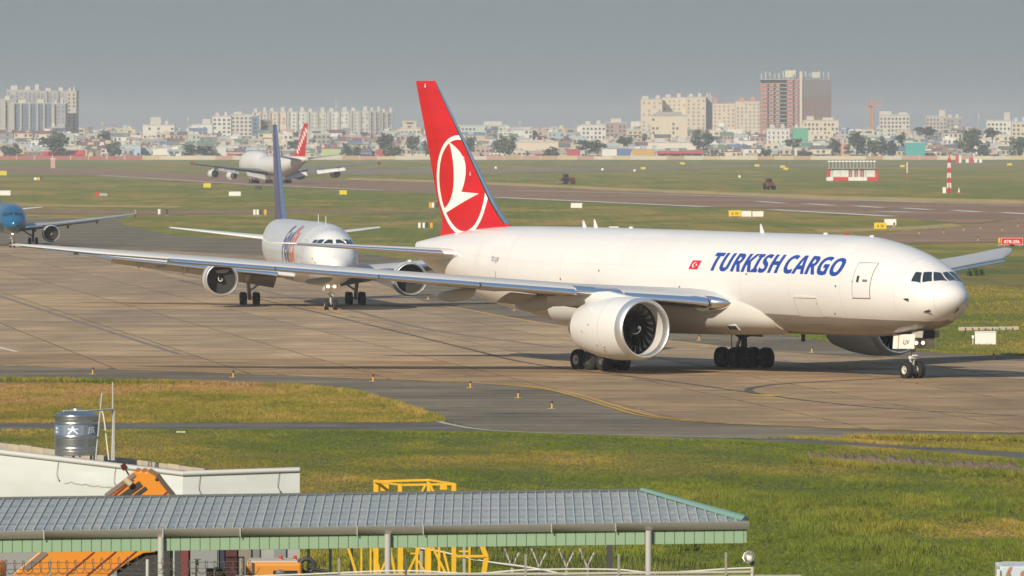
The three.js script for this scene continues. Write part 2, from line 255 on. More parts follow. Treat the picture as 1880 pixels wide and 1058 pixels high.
// drain: a sunken channel of weathered concrete beside the near grass, with a raised lip
{
  const pts = curve(P2([[1484, 848], [1530, 853], [1600, 858], [1700, 864], [1800, 869.5], [1880, 874], [1990, 880]]), 220);
  const rings = pts.map((p, i) => { const w = (k) => k + (fbm(i * 0.35, k * 3, 3) - 0.5) * 1.3; return [[p[0], 0.01, p[1] + w(0.9)], [p[0], 0.10 + 0.3 * fbm(i * 0.4, 2, 3), p[1] + w(0.3)], [p[0], 0.16 + 0.5 * fbm(i * 0.3, 9, 3), p[1] - w(1.1)], [p[0], 0.01, p[1] - 2.1]]; });
  struct('drain_bank', skin(rings, { closed: false }), new THREE.MeshStandardMaterial({ color: lin(0.26, 0.19, 0.13), map: brownTex, roughness: 1 }));
}
// ---------- grass blades ----------
{
  const blade = []; let k = 0;
  for (let i = 0; i < 7; i++) { const a = i * 2.4, r = 0.05 + 0.05 * (i % 3), h = 0.65 + 0.35 * ((i * 37 % 10) / 10), lx = Math.cos(a) * 0.34, lz = Math.sin(a) * 0.34, x = Math.cos(a) * r, z = Math.sin(a) * r, px = -Math.sin(a) * 0.03, pz = Math.cos(a) * 0.03; blade.push(x - px, 0, z - pz, x + px, 0, z + pz, x + lx * 0.4 + px * 0.6, h * 0.6, z + lz * 0.4 + pz * 0.6, x - px, 0, z - pz, x + lx * 0.4 + px * 0.6, h * 0.6, z + lz * 0.4 + pz * 0.6, x + lx, h, z + lz); k += 6; }
  const tuft = new THREE.BufferGeometry(); tuft.setAttribute('position', new THREE.Float32BufferAttribute(blade, 3)); tuft.computeVertexNormals();
  const mat = new THREE.MeshPhysicalMaterial({ color: 0xffffff, roughness: 0.9, side: THREE.DoubleSide, transmission: 0.0 });
  const spots = [], ditch = (x, z) => false;
  const add = (x, z, h, boost = 1) => { const c = grassCol(x, z), v = 0.55 + rnd() * 1.0; spots.push([x, z, h, c[0] * v * boost, c[1] * v * boost, c[2] * v * boost]); };
  for (let i = 0; i < 210000; i++) {                              // the near meadow
    const d = 274 + Math.pow(rnd(), 1.15) * 150, x = rr(-1, 1) * (d * 0.0617 + 5), z = -d;
    if (inside(x, z, asphaltRegion) || inside(x, z, roadRegion)) continue;
    { const near = smooth(370, 300, d); add(x, z, (0.05 + 0.03 * near + (0.05 + 0.3 * near) * smooth(0.4, 0.72, fbm(x / 2.2 + 9, z / 6, 3))) * rr(0.6, 1.5)); }
  }
  for (let i = 0; i < 60000; i++) { const d = rr(424, 492), x = rr(-32, 0), z = -d; if (inside(x, z, islandRegion)) add(x, z, rr(0.05, 0.2)); }
  for (let i = 0; i < 60000; i++) { const d = rr(524, 820), x = rr(-2, d * 0.0617 + 5), z = -d; if (!inside(x, z, asphaltRegion) && (x > 15 || d > 560)) add(x, z, rr(0.06, 0.22)); }
  const edgeTufts = (pg, n, h) => { for (let i = 0; i < n; i++) { const k = Math.floor(rnd() * (pg.length - 1)), t = rnd(), a = pg[k], b = pg[k + 1], x = mix(a[0], b[0], t) + rr(-0.5, 0.5), z = mix(a[1], b[1], t) + rr(-1.6, 0.8); if (!inside(x, z, asphaltRegion) && !inside(x, z, roadRegion)) add(x, z, rr(0.08, h), 1.05); } };
  edgeTufts(P2([[0, 699], [300, 705], [540, 713], [650, 723], [740, 748], [815, 774]]), 6000, 0.42); edgeTufts(P2([[815, 774], [600, 777], [0, 780]]), 3000, 0.16);
  edgeTufts(P2([[0, 793], [600, 794], [880, 798], [1000, 802], [1300, 810], [1400, 816], [1560, 825], [1700, 834], [1880, 849]]), 9000, 0.2); edgeTufts(P2([[1460, 806], [1600, 815], [1880, 831]]), 2500, 0.22); edgeTufts(P2([[1560, 807], [1880, 811]]), 2500, 0.4); edgeTufts(P2([[1420, 612], [1560, 635], [1720, 649], [1880, 655]]), 5000, 0.3); edgeTufts(P2([[1470, 849], [1600, 861], [1880, 877]]), 5000, 0.4);
  const im = new THREE.InstancedMesh(tuft, mat, spots.length), M = new THREE.Matrix4(), q = new THREE.Quaternion(), C = new THREE.Color();
  spots.forEach((s, i) => { const w = 0.5 * s[2] + 0.10; M.compose(new THREE.Vector3(s[0], 0, s[1]), q.setFromAxisAngle(UPV, rnd() * 6.28), new THREE.Vector3(w, s[2], w)); im.setMatrixAt(i, M); im.setColorAt(i, C.setRGB(s[3], s[4], s[5])); });
  im.name = 'grass'; im.userData = { kind: 'stuff', label: 'long uneven grass of the airfield', category: 'grass' }; im.castShadow = im.receiveShadow = true; scene.add(im);
}
// ---------- jet airliners ----------
// local frame: nose at the origin pointing along +x, y up from the ground, +z to starboard; s = metres aft of the nose
function mono(xs, ys) {                                           // monotone cubic interpolation
  const n = xs.length, d = [], m = [];
  for (let i = 0; i < n - 1; i++) d.push((ys[i + 1] - ys[i]) / (xs[i + 1] - xs[i]));
  m[0] = d[0]; m[n - 1] = d[n - 2]; for (let i = 1; i < n - 1; i++) m[i] = d[i - 1] * d[i] <= 0 ? 0 : (2 * d[i - 1] * d[i]) / (d[i - 1] + d[i]);
  return (x) => { let i = 0; while (i < n - 2 && x > xs[i + 1]) i++; const h = xs[i + 1] - xs[i], t = clamp((x - xs[i]) / h), a = t * t * (3 - 2 * t); return ys[i] * (1 - a) + ys[i + 1] * a + h * (m[i] * t * (1 - t) * (1 - t) - m[i + 1] * t * t * (1 - t)); };
}
function body(pts) {                                              // pts: [s, top, bottom, half width]
  const o = pts[0][0], q = pts.map((p) => Math.sqrt(p[0] - o)), T = mono(q, pts.map((p) => p[1])), B = mono(q, pts.map((p) => p[2])), Wd = mono(q, pts.map((p) => p[3])), L = pts[pts.length - 1][0];
  const P = (s, f, off = 0) => {
    const r = Math.sqrt(clamp(s - o, 0, L)), t = T(r), b = B(r), w = Wd(r), c = (t + b) / 2;
    const p = [-s, c - (c - b) * Math.cos(f), w * Math.sin(f)]; if (!off) return p;
    const e = 0.01, p1 = P(s + e, f), p0 = P(Math.max(o, s - e), f), f1 = P(s, f + e), f0 = P(s, f - e);
    const u = new THREE.Vector3(p1[0] - p0[0], p1[1] - p0[1], p1[2] - p0[2]), v = new THREE.Vector3(f1[0] - f0[0], f1[1] - f0[1], f1[2] - f0[2]), n = v.cross(u).normalize();
    if (n.z * Math.sin(f) + n.y * -Math.cos(f) < 0) n.negate();
    return [p[0] + n.x * off, p[1] + n.y * off, p[2] + n.z * off];
  };
  const phi = (s, y) => { const r = Math.sqrt(Math.max(0, s - o)), t = T(r), b = B(r), c = (t + b) / 2; return Math.acos(clamp((c - y) / (c - b), -1, 1)); };   // starboard angle where the skin is at height y
  const geo = (nseg = 72, nst = 110) => {
    const rings = []; for (let i = 0; i <= nst; i++) { const t = i / nst, s = o + Math.max(0.0004, (L - o) * Math.pow(t, 1.9)); const r = []; for (let j = 0; j < nseg; j++) r.push(P(s, j / nseg * 2 * Math.PI)); rings.push(r); }
    return skin(rings, { cap1: true, uv: (i, j, p) => [1 + p[0] / L, j / nseg] });
  };
  const patch = (c, off, na = 8, nb = 8, thick = 0.04) => {       // c: corners [s, f] in order (rear bottom, front bottom, front top, rear top)
    const at = (u, v, o) => { const s = mix(mix(c[0][0], c[1][0], u), mix(c[3][0], c[2][0], u), v), f = mix(mix(c[0][1], c[1][1], u), mix(c[3][1], c[2][1], u), v); return P(s, f, o); };
    const rings = []; for (let i = 0; i <= nb; i++) { const r = []; for (let j = 0; j <= na; j++) r.push(at(j / na, i / nb, off)); rings.push(r); }
    const rim = []; const edge = []; for (let j = 0; j <= na; j++) edge.push([j / na, 0]); for (let i = 1; i <= nb; i++) edge.push([1, i / nb]); for (let j = na - 1; j >= 0; j--) edge.push([j / na, 1]); for (let i = nb - 1; i > 0; i--) edge.push([0, i / nb]);
    rim.push(edge.map((e) => at(e[0], e[1], off)), edge.map((e) => at(e[0], e[1], off - thick)));
    return merge([skin(rings, { closed: false, uv: (i, j) => [j / na, i / nb] }), skin(rim)]);
  };
  return { P, phi, geo, patch, L, T: (s) => T(Math.sqrt(s - o)), B: (s) => B(Math.sqrt(s - o)) };
}
function foil(t, cam = 0.015, n = 14) {                           // airfoil outline, trailing edge over the top to the nose and back underneath
  const up = [], lo = []; for (let i = 0; i <= n; i++) { const x = (1 - Math.cos(i / n * Math.PI)) / 2, y = 5 * t * (0.2969 * Math.sqrt(x) - 0.126 * x - 0.3516 * x * x + 0.2843 * x ** 3 - 0.1015 * x ** 4), c = cam * Math.sin(Math.PI * x); up.push([x, y + c]); lo.push([x, -y * 0.6 + c]); }
  return [...up.reverse(), ...lo.slice(1)];
}
// surf sections: [z, sLE, chord, y, thickness]; side +1 starboard, -1 port
function secAt(S, z) { let i = 0; while (i < S.length - 2 && z > S[i + 1][0]) i++; const t = clamp((z - S[i][0]) / (S[i + 1][0] - S[i][0])); return S[i].map((v, k) => mix(v, S[i + 1][k], t)); }
function wingGeo(S, side, x0 = 0, x1 = 1, n = 14) {
  const rings = S.map((q) => foil(q[4], 0.012, n).filter((p) => p[0] >= x0 - 1e-6 && p[0] <= x1 + 1e-6).map((p) => [-(q[1] + p[0] * q[2]), q[3] + p[1] * q[2] - (q[5] || 0) * p[0] * q[2], side * q[0]]));
  if (side < 0) rings.forEach((r) => r.reverse());
  return skin(rings, { cap0: true, cap1: true, uv: (i, j, p) => [p[0] * -0.1, p[2] * 0.1] });
}
function slatGeo(S, side, z0, z1, xc, fwd, drop, n = 6) {         // leading-edge slat pushed forward and down
  const zs = []; for (let i = 0; i <= n; i++) zs.push(mix(z0, z1, i / n));
  const rings = zs.map((z) => { const q = secAt(S, z), f = foil(q[4], 0.012, 22), up = f.slice(0, 23).filter((p) => p[0] <= xc).map((p) => [p[0], p[1] + 0.002]), lo = f.slice(23).filter((p) => p[0] <= xc * 0.42), outer = [...up, ...lo], inner = [...outer].reverse().map((p) => [p[0] * 0.86 + xc * 0.13, p[1] * 0.8]);
    return [...outer, ...inner].map((p) => [-(q[1] + p[0] * q[2] - fwd), q[3] + p[1] * q[2] - drop - (q[5] || 0) * p[0] * q[2], side * z]); });
  if (side < 0) rings.forEach((r) => r.reverse());
  return skin(rings, { cap0: true, cap1: true });
}
function flapGeo(S, side, z0, z1, xc, aft, drop, ang, n = 4) {
  const zs = []; for (let i = 0; i <= n; i++) zs.push(mix(z0, z1, i / n));
  const rings = zs.map((z) => { const q = secAt(S, z), c = q[2] * (1 - xc) * 1.08; return foil(0.13, 0.02, 8).map((p) => { const a = p[0] * c, b = p[1] * c; return [-(q[1] + q[2] * xc + aft + a * Math.cos(ang) + b * Math.sin(ang)), q[3] - drop - (q[5] || 0) * q[2] * xc - a * Math.sin(ang) + b * Math.cos(ang), side * z]; }); });
  if (side < 0) rings.forEach((r) => r.reverse());
  return skin(rings, { cap0: true, cap1: true });
}
function podGeo(s0, s1, y0, dep, wid, z, tail = 0.3) {            // canoe fairing under the trailing edge
  const rings = []; for (let i = 0; i <= 14; i++) { const t = i / 14, k = Math.sqrt(Math.max(0.001, t < 0.45 ? 1 - ((0.45 - t) / 0.45) ** 2 : 1 - ((t - 0.45) / 0.55) ** 2 * (1 - tail * 0.5))), r = []; for (let j = 0; j < 16; j++) { const a = j / 16 * 2 * Math.PI; r.push([-mix(s0, s1, t), y0 - dep * 0.25 * t * 2 + Math.sin(a) * dep * 0.5 * k - dep * 0.2 * k, z + Math.cos(a) * wid * 0.5 * k]); } rings.push(r); }
  return skin(rings, { cap0: true, cap1: true });
}
const alongX = (g) => { g.rotateZ(Math.PI / 2); return g; };      // lathe axis y -> -x (aft positive)
function nacelle(p, o, M) {                                       // o: s (lip), y, z, R (max radius), r (throat), len, rEnd, blades, swirl
  const at = (g) => { g.translate(-o.s, o.y, o.z); return g; }, R = o.R, r = o.r;
  const cowl = part(p, 'engine_cowl', at(alongX(lathe([[R * 0.972, 0.62], [R * 0.985, 0.9], [R, o.len * 0.32], [R * 0.995, o.len * 0.5], [mix(R, o.rEnd, 0.35), o.len * 0.75], [o.rEnd, o.len], [o.rEnd - 0.05, o.len - 0.02], [o.rEnd - 0.12, o.len * 0.8]], 72))), M.cowl, o.label);
  const lipPts = []; for (let i = 0; i <= 16; i++) { const a = i / 16 * Math.PI, Ro = R * 0.973, m = (Ro + r) / 2 * 0.985, t = Math.sin(a); lipPts.push(i <= 8 ? [m + (r - m) * Math.sqrt(Math.max(0, 1 - t * t)) , 0.55 * (1 - t)] : [m + (Ro - m) * Math.sqrt(Math.max(0, 1 - t * t)), 0.63 * (1 - t)]); }
  part(cowl, 'inlet_lip', at(alongX(lathe(lipPts, 72))), M.lip);
  part(cowl, 'inlet_duct', at(alongX(lathe([[r, 0.5], [r * 0.985, 0.8], [r * 1.0, o.fan], [r * 1.0, o.fan + 0.7]], 64))), M.duct);
  part(cowl, 'fan_case', at(alongX(lathe([[r * 1.002, o.fan - 0.12], [r * 0.992, o.fan - 0.12], [r * 0.99, o.fan + 0.35]], 64))), M.dark);
  part(cowl, 'fan_back', at(alongX(lathe([[0.01, o.fan + 0.5], [r, o.fan + 0.5]], 48))), M.black);
  const hub = r * 0.27; part(cowl, 'spinner', at(alongX(lathe([[0.005, o.fan - hub * 1.5], [hub * 0.35, o.fan - hub * 1.15], [hub * 0.75, o.fan - hub * 0.5], [hub, o.fan + 0.05], [hub, o.fan + 0.3]], 32))), M.black);
  const sp = []; for (let i = 0; i <= 26; i++) { const t = i / 26, a = t * 5.0 + (o.phase || 0.6), rad = hub * (0.10 + 0.66 * t), ax = o.fan - hub * (1.46 - 1.1 * t); sp.push([-ax + 0.012, Math.sin(a) * rad, Math.cos(a) * rad]); }
  const spg = []; for (let i = 0; i < sp.length - 1; i++) spg.push(bar(sp[i], sp[i + 1], hub * (0.06 + 0.11 * Math.sin(Math.PI * i / 26)), 6)); part(cowl, 'spinner_spiral', spg.map((g) => at(g)), M.spiral);
  if (o.blades) {
    const rings = []; for (let i = 0; i <= 9; i++) { const t = i / 9, rad = mix(hub * 0.95, r * 0.985, t), tw = mix(0.35, 1.1, t), ch = mix(0.36, 0.62, Math.sin(t * 2.2)) * r / 1.6, sweep = (o.sweep || 0.28) * r * 0.22 * Math.sin(t * 5.2) + 0.05 * t, off = mix(0.04, 0.0, t); rings.push([[-1, 1], [0, 1.2], [1, 1], [0, 0.4]].map(([u, v]) => { const a = u * ch / 2, ax = Math.cos(tw) * a * 0.9 + (v - 1) * 0.02, ta = Math.sin(tw) * a + sweep + (v - 1) * 0.03; return [-(o.fan + 0.15 + ax), Math.sqrt(Math.max(0.01, rad * rad - ta * ta)), ta]; })); }
    const g = skin(rings, { cap1: true });
    for (let k = 0; k < o.blades; k++) { const b = new THREE.Mesh(g, M.blade); b.name = 'fan_blade'; b.castShadow = b.receiveShadow = true; b.position.set(-o.s, o.y, o.z); b.rotation.x = k / o.blades * 2 * Math.PI; cowl.add(b); }
  } else part(cowl, 'fan_disc', at(alongX(lathe([[hub, o.fan + 0.1], [r, o.fan + 0.1]], 48))), M.fan);
  part(cowl, 'exhaust_nozzle', at(alongX(lathe([[o.rEnd * 0.72, o.len - 0.6], [o.rEnd * 0.66, o.len + 0.7], [o.rEnd * 0.45, o.len + 1.5], [o.rEnd * 0.42, o.len + 1.45], [o.rEnd * 0.3, o.len + 0.9]], 40))), M.exhaust);
  return cowl;
}
function tyre(R, w, seg = 32) { const h = w / 2, k = R * 0.10; const g = lathe([[R * 0.44, -h * 0.8], [R * 0.55, -h], [R * 0.85, -h], [R - k * 0.35, -h * 0.82], [R, -h * 0.45], [R, h * 0.45], [R - k * 0.35, h * 0.82], [R * 0.85, h], [R * 0.55, h], [R * 0.44, h * 0.8]], seg); g.rotateX(Math.PI / 2); return g; }
function rim(R, w, seg = 24) { const h = w / 2; const out = []; for (const s of [1, -1]) { const g = lathe([[0.01, s * h * 0.72], [R * 0.14, s * h * 0.72], [R * 0.16, s * h * 0.45], [R * 0.34, s * h * 0.40], [R * 0.38, s * h * 0.86], [R * 0.47, s * h * 0.9], [R * 0.47, s * h * 0.6]], seg); g.rotateX(Math.PI / 2); out.push(g); for (let i = 0; i < 8; i++) { const a = i / 8 * 2 * Math.PI; out.push(bar([Math.cos(a) * R * 0.25, Math.sin(a) * R * 0.25, s * h * 0.36], [Math.cos(a) * R * 0.25, Math.sin(a) * R * 0.25, s * h * 0.5], R * 0.045, 6)); } } return merge(out); }
function wheels(parent, list, R, w, M) { const tg = tyre(R, w), rg = rim(R, w); for (const [s, z] of list) { const t = new THREE.Mesh(tg, M.tyre); t.name = 'tyre'; t.position.set(-s, R * 0.985, z); const r = new THREE.Mesh(rg, M.rim); r.name = 'wheel_rim'; r.position.copy(t.position); for (const m of [t, r]) { m.castShadow = m.receiveShadow = true; parent.add(m); } } }
const jetM = {
  polished: new THREE.MeshStandardMaterial({ color: lin(0.86, 0.87, 0.88), metalness: 1, roughness: 0.15 }),
  lip: new THREE.MeshStandardMaterial({ color: lin(0.80, 0.80, 0.80), metalness: 0.9, roughness: 0.46 }),
  tyre: std(0.014, 0.013, 0.014, 0.85), rim: std(0.55, 0.52, 0.45, 0.5), darkRim: std(0.05, 0.048, 0.045, 0.6), black: std(0.006, 0.006, 0.008, 0.5), dark: std(0.03, 0.03, 0.034, 0.6),
  spiral: std(0.8, 0.8, 0.78, 0.5), blade: new THREE.MeshPhysicalMaterial({ color: lin(0.10, 0.095, 0.09), roughness: 0.3, metalness: 0.6, clearcoat: 0.6, clearcoatRoughness: 0.2 }), fan: std(0.05, 0.048, 0.046, 0.5), exhaust: new THREE.MeshStandardMaterial({ color: lin(0.35, 0.31, 0.27), metalness: 0.8, roughness: 0.5 }),
  strut: std(0.42, 0.41, 0.38, 0.5), darkStrut: std(0.09, 0.09, 0.095, 0.5), chrome: new THREE.MeshStandardMaterial({ color: lin(0.8, 0.8, 0.8), metalness: 1, roughness: 0.15 }),
  glass: new THREE.MeshPhysicalMaterial({ color: lin(0.018, 0.028, 0.036), roughness: 0.06, metalness: 0, clearcoat: 1, clearcoatRoughness: 0.03 }), duct: std(0.52, 0.50, 0.47, 0.45),
  wingGrey: std(0.46, 0.46, 0.455, 0.4), under: std(0.50, 0.49, 0.46, 0.55), white: new THREE.MeshPhysicalMaterial({ color: lin(0.67, 0.665, 0.65), roughness: 0.35, clearcoat: 0.4, clearcoatRoughness: 0.15 }),
};
const COCKPIT7 = [
  [[3.37, 2.11], [2.905, 2.237], [3.244, 2.543], [3.51, 2.444]],
  [[2.825, 2.294], [2.556, 2.576], [3.007, 2.823], [3.186, 2.601]],
  [[2.49, 2.638], [2.17, 3.085], [2.86, 3.105], [2.971, 2.89]],
];
COCKPIT7.push(...COCKPIT7.map((w) => [1, 0, 3, 2].map((k) => [w[k][0], 2 * Math.PI - w[k][1]])));
// ---------- the white freighter in front ----------
const B7 = body([[0.98, 4.95, 4.95, 0], [1.1, 5.33, 4.57, 0.5], [1.43, 5.64, 4.2, 0.96], [1.88, 5.88, 3.87, 1.34], [2.45, 6.14, 3.54, 1.74], [2.78, 6.40, 3.39, 1.92], [3.35, 6.87, 3.18, 2.2], [4.15, 7.26, 3.0, 2.43], [5.2, 7.63, 2.83, 2.66], [6.3, 7.93, 2.69, 2.85], [8.2, 8.31, 2.56, 3.03], [10.5, 8.6, 2.47, 3.1], [14, 8.68, 2.48, 3.1], [20, 8.72, 2.52, 3.1], [33, 8.84, 2.64, 3.1], [42, 8.9, 2.72, 3.1], [46, 8.9, 2.98, 3.04], [50, 8.87, 3.55, 2.74], [54, 8.68, 4.3, 2.2], [57, 8.38, 5.05, 1.6], [59.5, 8.08, 5.85, 0.95], [61.2, 7.84, 6.55, 0.45], [61.9, 7.74, 6.9, 0.2]]);
const skinW = 2048, skinH = 2048;
function drawSkin7(c, W, H) {
  const X = (s) => W * (1 - s / B7.L), Y = (f) => H * (1 - f / (2 * Math.PI)), y2 = (s, y) => Y(B7.phi(s, y)), PM = W / B7.L;
  c.fillStyle = '#d9d7d5'; c.fillRect(0, 0, W, H);
  // faint panel tone changes
  for (let i = 0; i < 90; i++) { const s = hash2(i, 3) * 60, l = 1 + hash2(i, 5) * 4, f = hash2(i, 9) * 6.28, h = 0.2 + hash2(i, 2) * 0.5, v = hash2(i, 8); c.fillStyle = v > 0.5 ? 'rgba(255,253,246,0.10)' : 'rgba(190,180,160,0.07)'; c.fillRect(X(s + l), Y(f + h), l * PM, h * H / 6.28); }
  // grey belly
  const belly = (mirror) => { c.beginPath(); for (let i = 0; i <= 80; i++) { const s = 1.05 + i / 80 * 45, y = mix(3.52, 3.78, clamp(s / 18)), f = B7.phi(s, y); c.lineTo(X(s), Y(mirror ? 2 * Math.PI - f : f)); } c.lineTo(X(46), mirror ? 0 : H); c.lineTo(X(1.05), mirror ? 0 : H); c.closePath(); c.fill(); };
  c.fillStyle = '#918b82'; belly(false); belly(true);
  // skin joints: rings and stringer lines
  c.strokeStyle = 'rgba(120,115,105,0.22)'; c.lineWidth = 1; for (const s of [4.4, 9.2, 14.6, 19.8, 27, 33.4, 40, 46.5, 50.5, 55.5, 59.2]) { c.beginPath(); c.moveTo(X(s), 0); c.lineTo(X(s), H); c.stroke(); }
  c.lineWidth = 2; for (const f of [0.55, 0.95, 1.85, 2.5, 3.14, 3.78, 4.43, 5.33, 5.73]) { c.beginPath(); c.moveTo(0, Y(f)); c.lineTo(W - 60, Y(f)); c.stroke(); }
  c.strokeStyle = 'rgba(120,115,105,0.26)'; c.lineWidth = 1; c.beginPath(); for (let f = 0; f <= 6.29; f += 0.05) c.lineTo(X(1.85 + 0.1 * Math.cos(f)), Y(f)); c.stroke();
  // titles
  const title = (sRear, sFront, yLow, yHigh, mirror) => {
    const f0 = 1.812, f1 = 2.208; c.save(); c.fillStyle = '#1d3d94'; c.font = 'bold 100px sans-serif'; const w = c.measureText('TURKISH CARGO').width - 14, kx = (X(sFront) - X(sRear)) / w, ky = (Y(f0) - Y(f1)) / 73;
    if (mirror) { c.translate(X(sFront) , Y(2 * Math.PI - f0)); c.transform(-kx, 0, 0, -ky, 0, 0); } else { c.translate(X(sRear), Y(f0)); c.transform(kx, 0, 0, ky, 0, 0); }
    c.transform(1, 0, -0.26, 1, 0, 0); c.strokeStyle = '#1d3d94'; c.lineWidth = 3.2; c.strokeText('TURKISH', 0, 0); c.strokeText('CARGO', c.measureText('TURKISH').width + 14, 0); c.fillText('TURKISH', 0, 0); const w1 = c.measureText('TURKISH').width; c.fillText('CARGO', w1 + 14, 0); c.restore();
  };
  title(23.5, 9.3, 6.33, 7.5, false); title(9.3, 23.5, 6.33, 7.5, true);
  // flag
  for (const m of [0, 1]) { const f0 = B7.phi(25, 6.42), f1 = B7.phi(25, 6.98), ya = Y(m ? 6.2832 - f0 : f1), h = Math.abs(Y(f0) - Y(f1)); c.fillStyle = '#d2122a'; c.save(); c.translate(X(25.5), ya); c.transform(1, 0, -0.12, 1, 4, 0); c.fillRect(0, 0, 0.98 * PM, h); c.fillStyle = '#f4efe8'; c.beginPath(); c.ellipse(14, h / 2, 7, h * 0.3, 0, 0, 6.3); c.fill(); c.fillStyle = '#d2122a'; c.beginPath(); c.ellipse(16, h / 2, 5.4, h * 0.23, 0, 0, 6.3); c.fill(); c.fillStyle = '#f4efe8'; c.beginPath(); c.ellipse(21.5, h / 2, 2.6, h * 0.1, 0, 0, 6.3); c.fill(); c.restore(); }
  // registration
  c.save(); c.fillStyle = '#3a3c44'; c.translate(X(48.6), y2(48, 6.6)); c.font = 'bold 40px sans-serif'; c.scale(46 / 170, (y2(48, 6.6) - y2(48, 6.93)) / 30); c.fillText('TC-LJV', 0, 0); c.restore();
  // small vents, probes and drains
  const dot = (s, y, w, h, col) => { c.fillStyle = col; c.fillRect(X(s) - w * PM / 2, y2(s, y) - h * 52, w * PM, h * 105); };
  for (const [s, y] of [[35.6, 6.2], [19.2, 6.2], [13.4, 4.85], [12.2, 4.5], [14.0, 4.1], [13.5, 4.1], [9.6, 5.6], [26.5, 5.3], [10.3, 3.9], [24, 4.9], [40, 5.6], [44, 5.2]]) dot(s, y, 0.12, 0.12, '#3a3630');
  dot(47.9, 5.6, 0.05, 0.9, '#5a5348'); dot(8.0, 5.9, 0.1, 0.12, '#6a655a');
  // faint streaks of oil and dirt below the belly line
  for (let i = 0; i < 140; i++) { const s = hash2(i, 71) * 46 + 2, f = hash2(i, 73) * 0.95, l = 0.4 + hash2(i, 75) * 2.4; c.fillStyle = `rgba(80,66,48,${0.05 + 0.10 * hash2(i, 77)})`; c.fillRect(X(s + l), Y(hash2(i, 79) > 0.5 ? f : 6.283 - f), l * PM, 3 + hash2(i, 81) * 8); }
}
const skin7 = new THREE.MeshPhysicalMaterial({ map: canvas(skinW, skinH, drawSkin7), roughness: 0.34, clearcoat: 0.5, clearcoatRoughness: 0.12 });
// tail fin: side view in metres (s, y)
const fin7 = { s0: 49.5, s1: 63.2, y0: 7.2, y1: 18.8 };
const redTail = canvas(1024, 1024, (c, W, H) => {
  const X = (s) => W * (1 - (s - fin7.s0) / (fin7.s1 - fin7.s0)), Y = (y) => H * (1 - (y - fin7.y0) / (fin7.y1 - fin7.y0));
  c.fillStyle = '#c60b15'; c.fillRect(0, 0, W, H);
  for (let i = 0; i < 14; i++) { c.fillStyle = i % 2 ? 'rgba(255,40,40,0.08)' : 'rgba(120,0,10,0.06)'; c.fillRect(0, hash2(i, 4) * H, W, 12 + 60 * hash2(i, 6)); }
  c.strokeStyle = 'rgba(110,6,14,0.55)'; c.lineWidth = 2; c.beginPath(); c.moveTo(X(56.9), Y(8.4)); c.lineTo(X(61.2), Y(18.4)); c.stroke();
  // ring, following the ellipse read from the fin
  c.strokeStyle = '#efece4'; c.lineWidth = 26; c.beginPath(); const n = 60, cx = 56.25, cy = 11.5; for (let i = 0; i <= n; i++) { const a = i / n * 2 * Math.PI, dx = Math.cos(a), dy = Math.sin(a); c.lineTo(X(cx - dx * 3.0 + 0.13 * (dy * 3.15)), Y(cy + dy * 3.15)); } c.stroke();
  const pt = (s, y) => [X(s), Y(y)];
  c.fillStyle = '#efece4'; c.beginPath(); c.moveTo(...pt(57.72, 14.35)); c.bezierCurveTo(...pt(57.05, 13.2), ...pt(57.0, 11.9), ...pt(57.25, 11.2)); c.bezierCurveTo(...pt(57.5, 10.5), ...pt(58.0, 10.15), ...pt(58.75, 9.86)); c.lineTo(...pt(58.55, 9.6)); c.lineTo(...pt(54.0, 10.98)); c.lineTo(...pt(56.15, 11.08)); c.bezierCurveTo(...pt(55.7, 11.6), ...pt(55.5, 12.3), ...pt(55.72, 12.95)); c.bezierCurveTo(...pt(55.95, 13.5), ...pt(56.7, 14.0), ...pt(57.72, 14.35)); c.fill();
});
const fin7M = new THREE.MeshPhysicalMaterial({ map: redTail, roughness: 0.3, clearcoat: 0.5, clearcoatRoughness: 0.1 });
const finUV = (F) => (i, j, p) => [1 - (-p[0] - F.s0) / (F.s1 - F.s0), (p[1] - F.y0) / (F.y1 - F.y0)];
function finGeo(S, F, x0 = 0, x1 = 1) {                           // S: [y, sLE, chord, thickness]
  const rings = S.map((q) => foil(q[3], 0, 14).filter((p) => p[0] >= x0 - 1e-6 && p[0] <= x1 + 1e-6).map((p) => [-(q[1] + p[0] * q[2]), q[0], -p[1] * q[2] * (p[1] < 0 ? 1.667 : 1)]));
  return skin(rings, { cap0: true, cap1: true, uv: finUV(F) });
}
const main7 = thing('freighter_jet', 'large white cargo jet with red tail and blue titles, turning in front', 'airplane', [27.5, 0, -498.7], -0.9939);
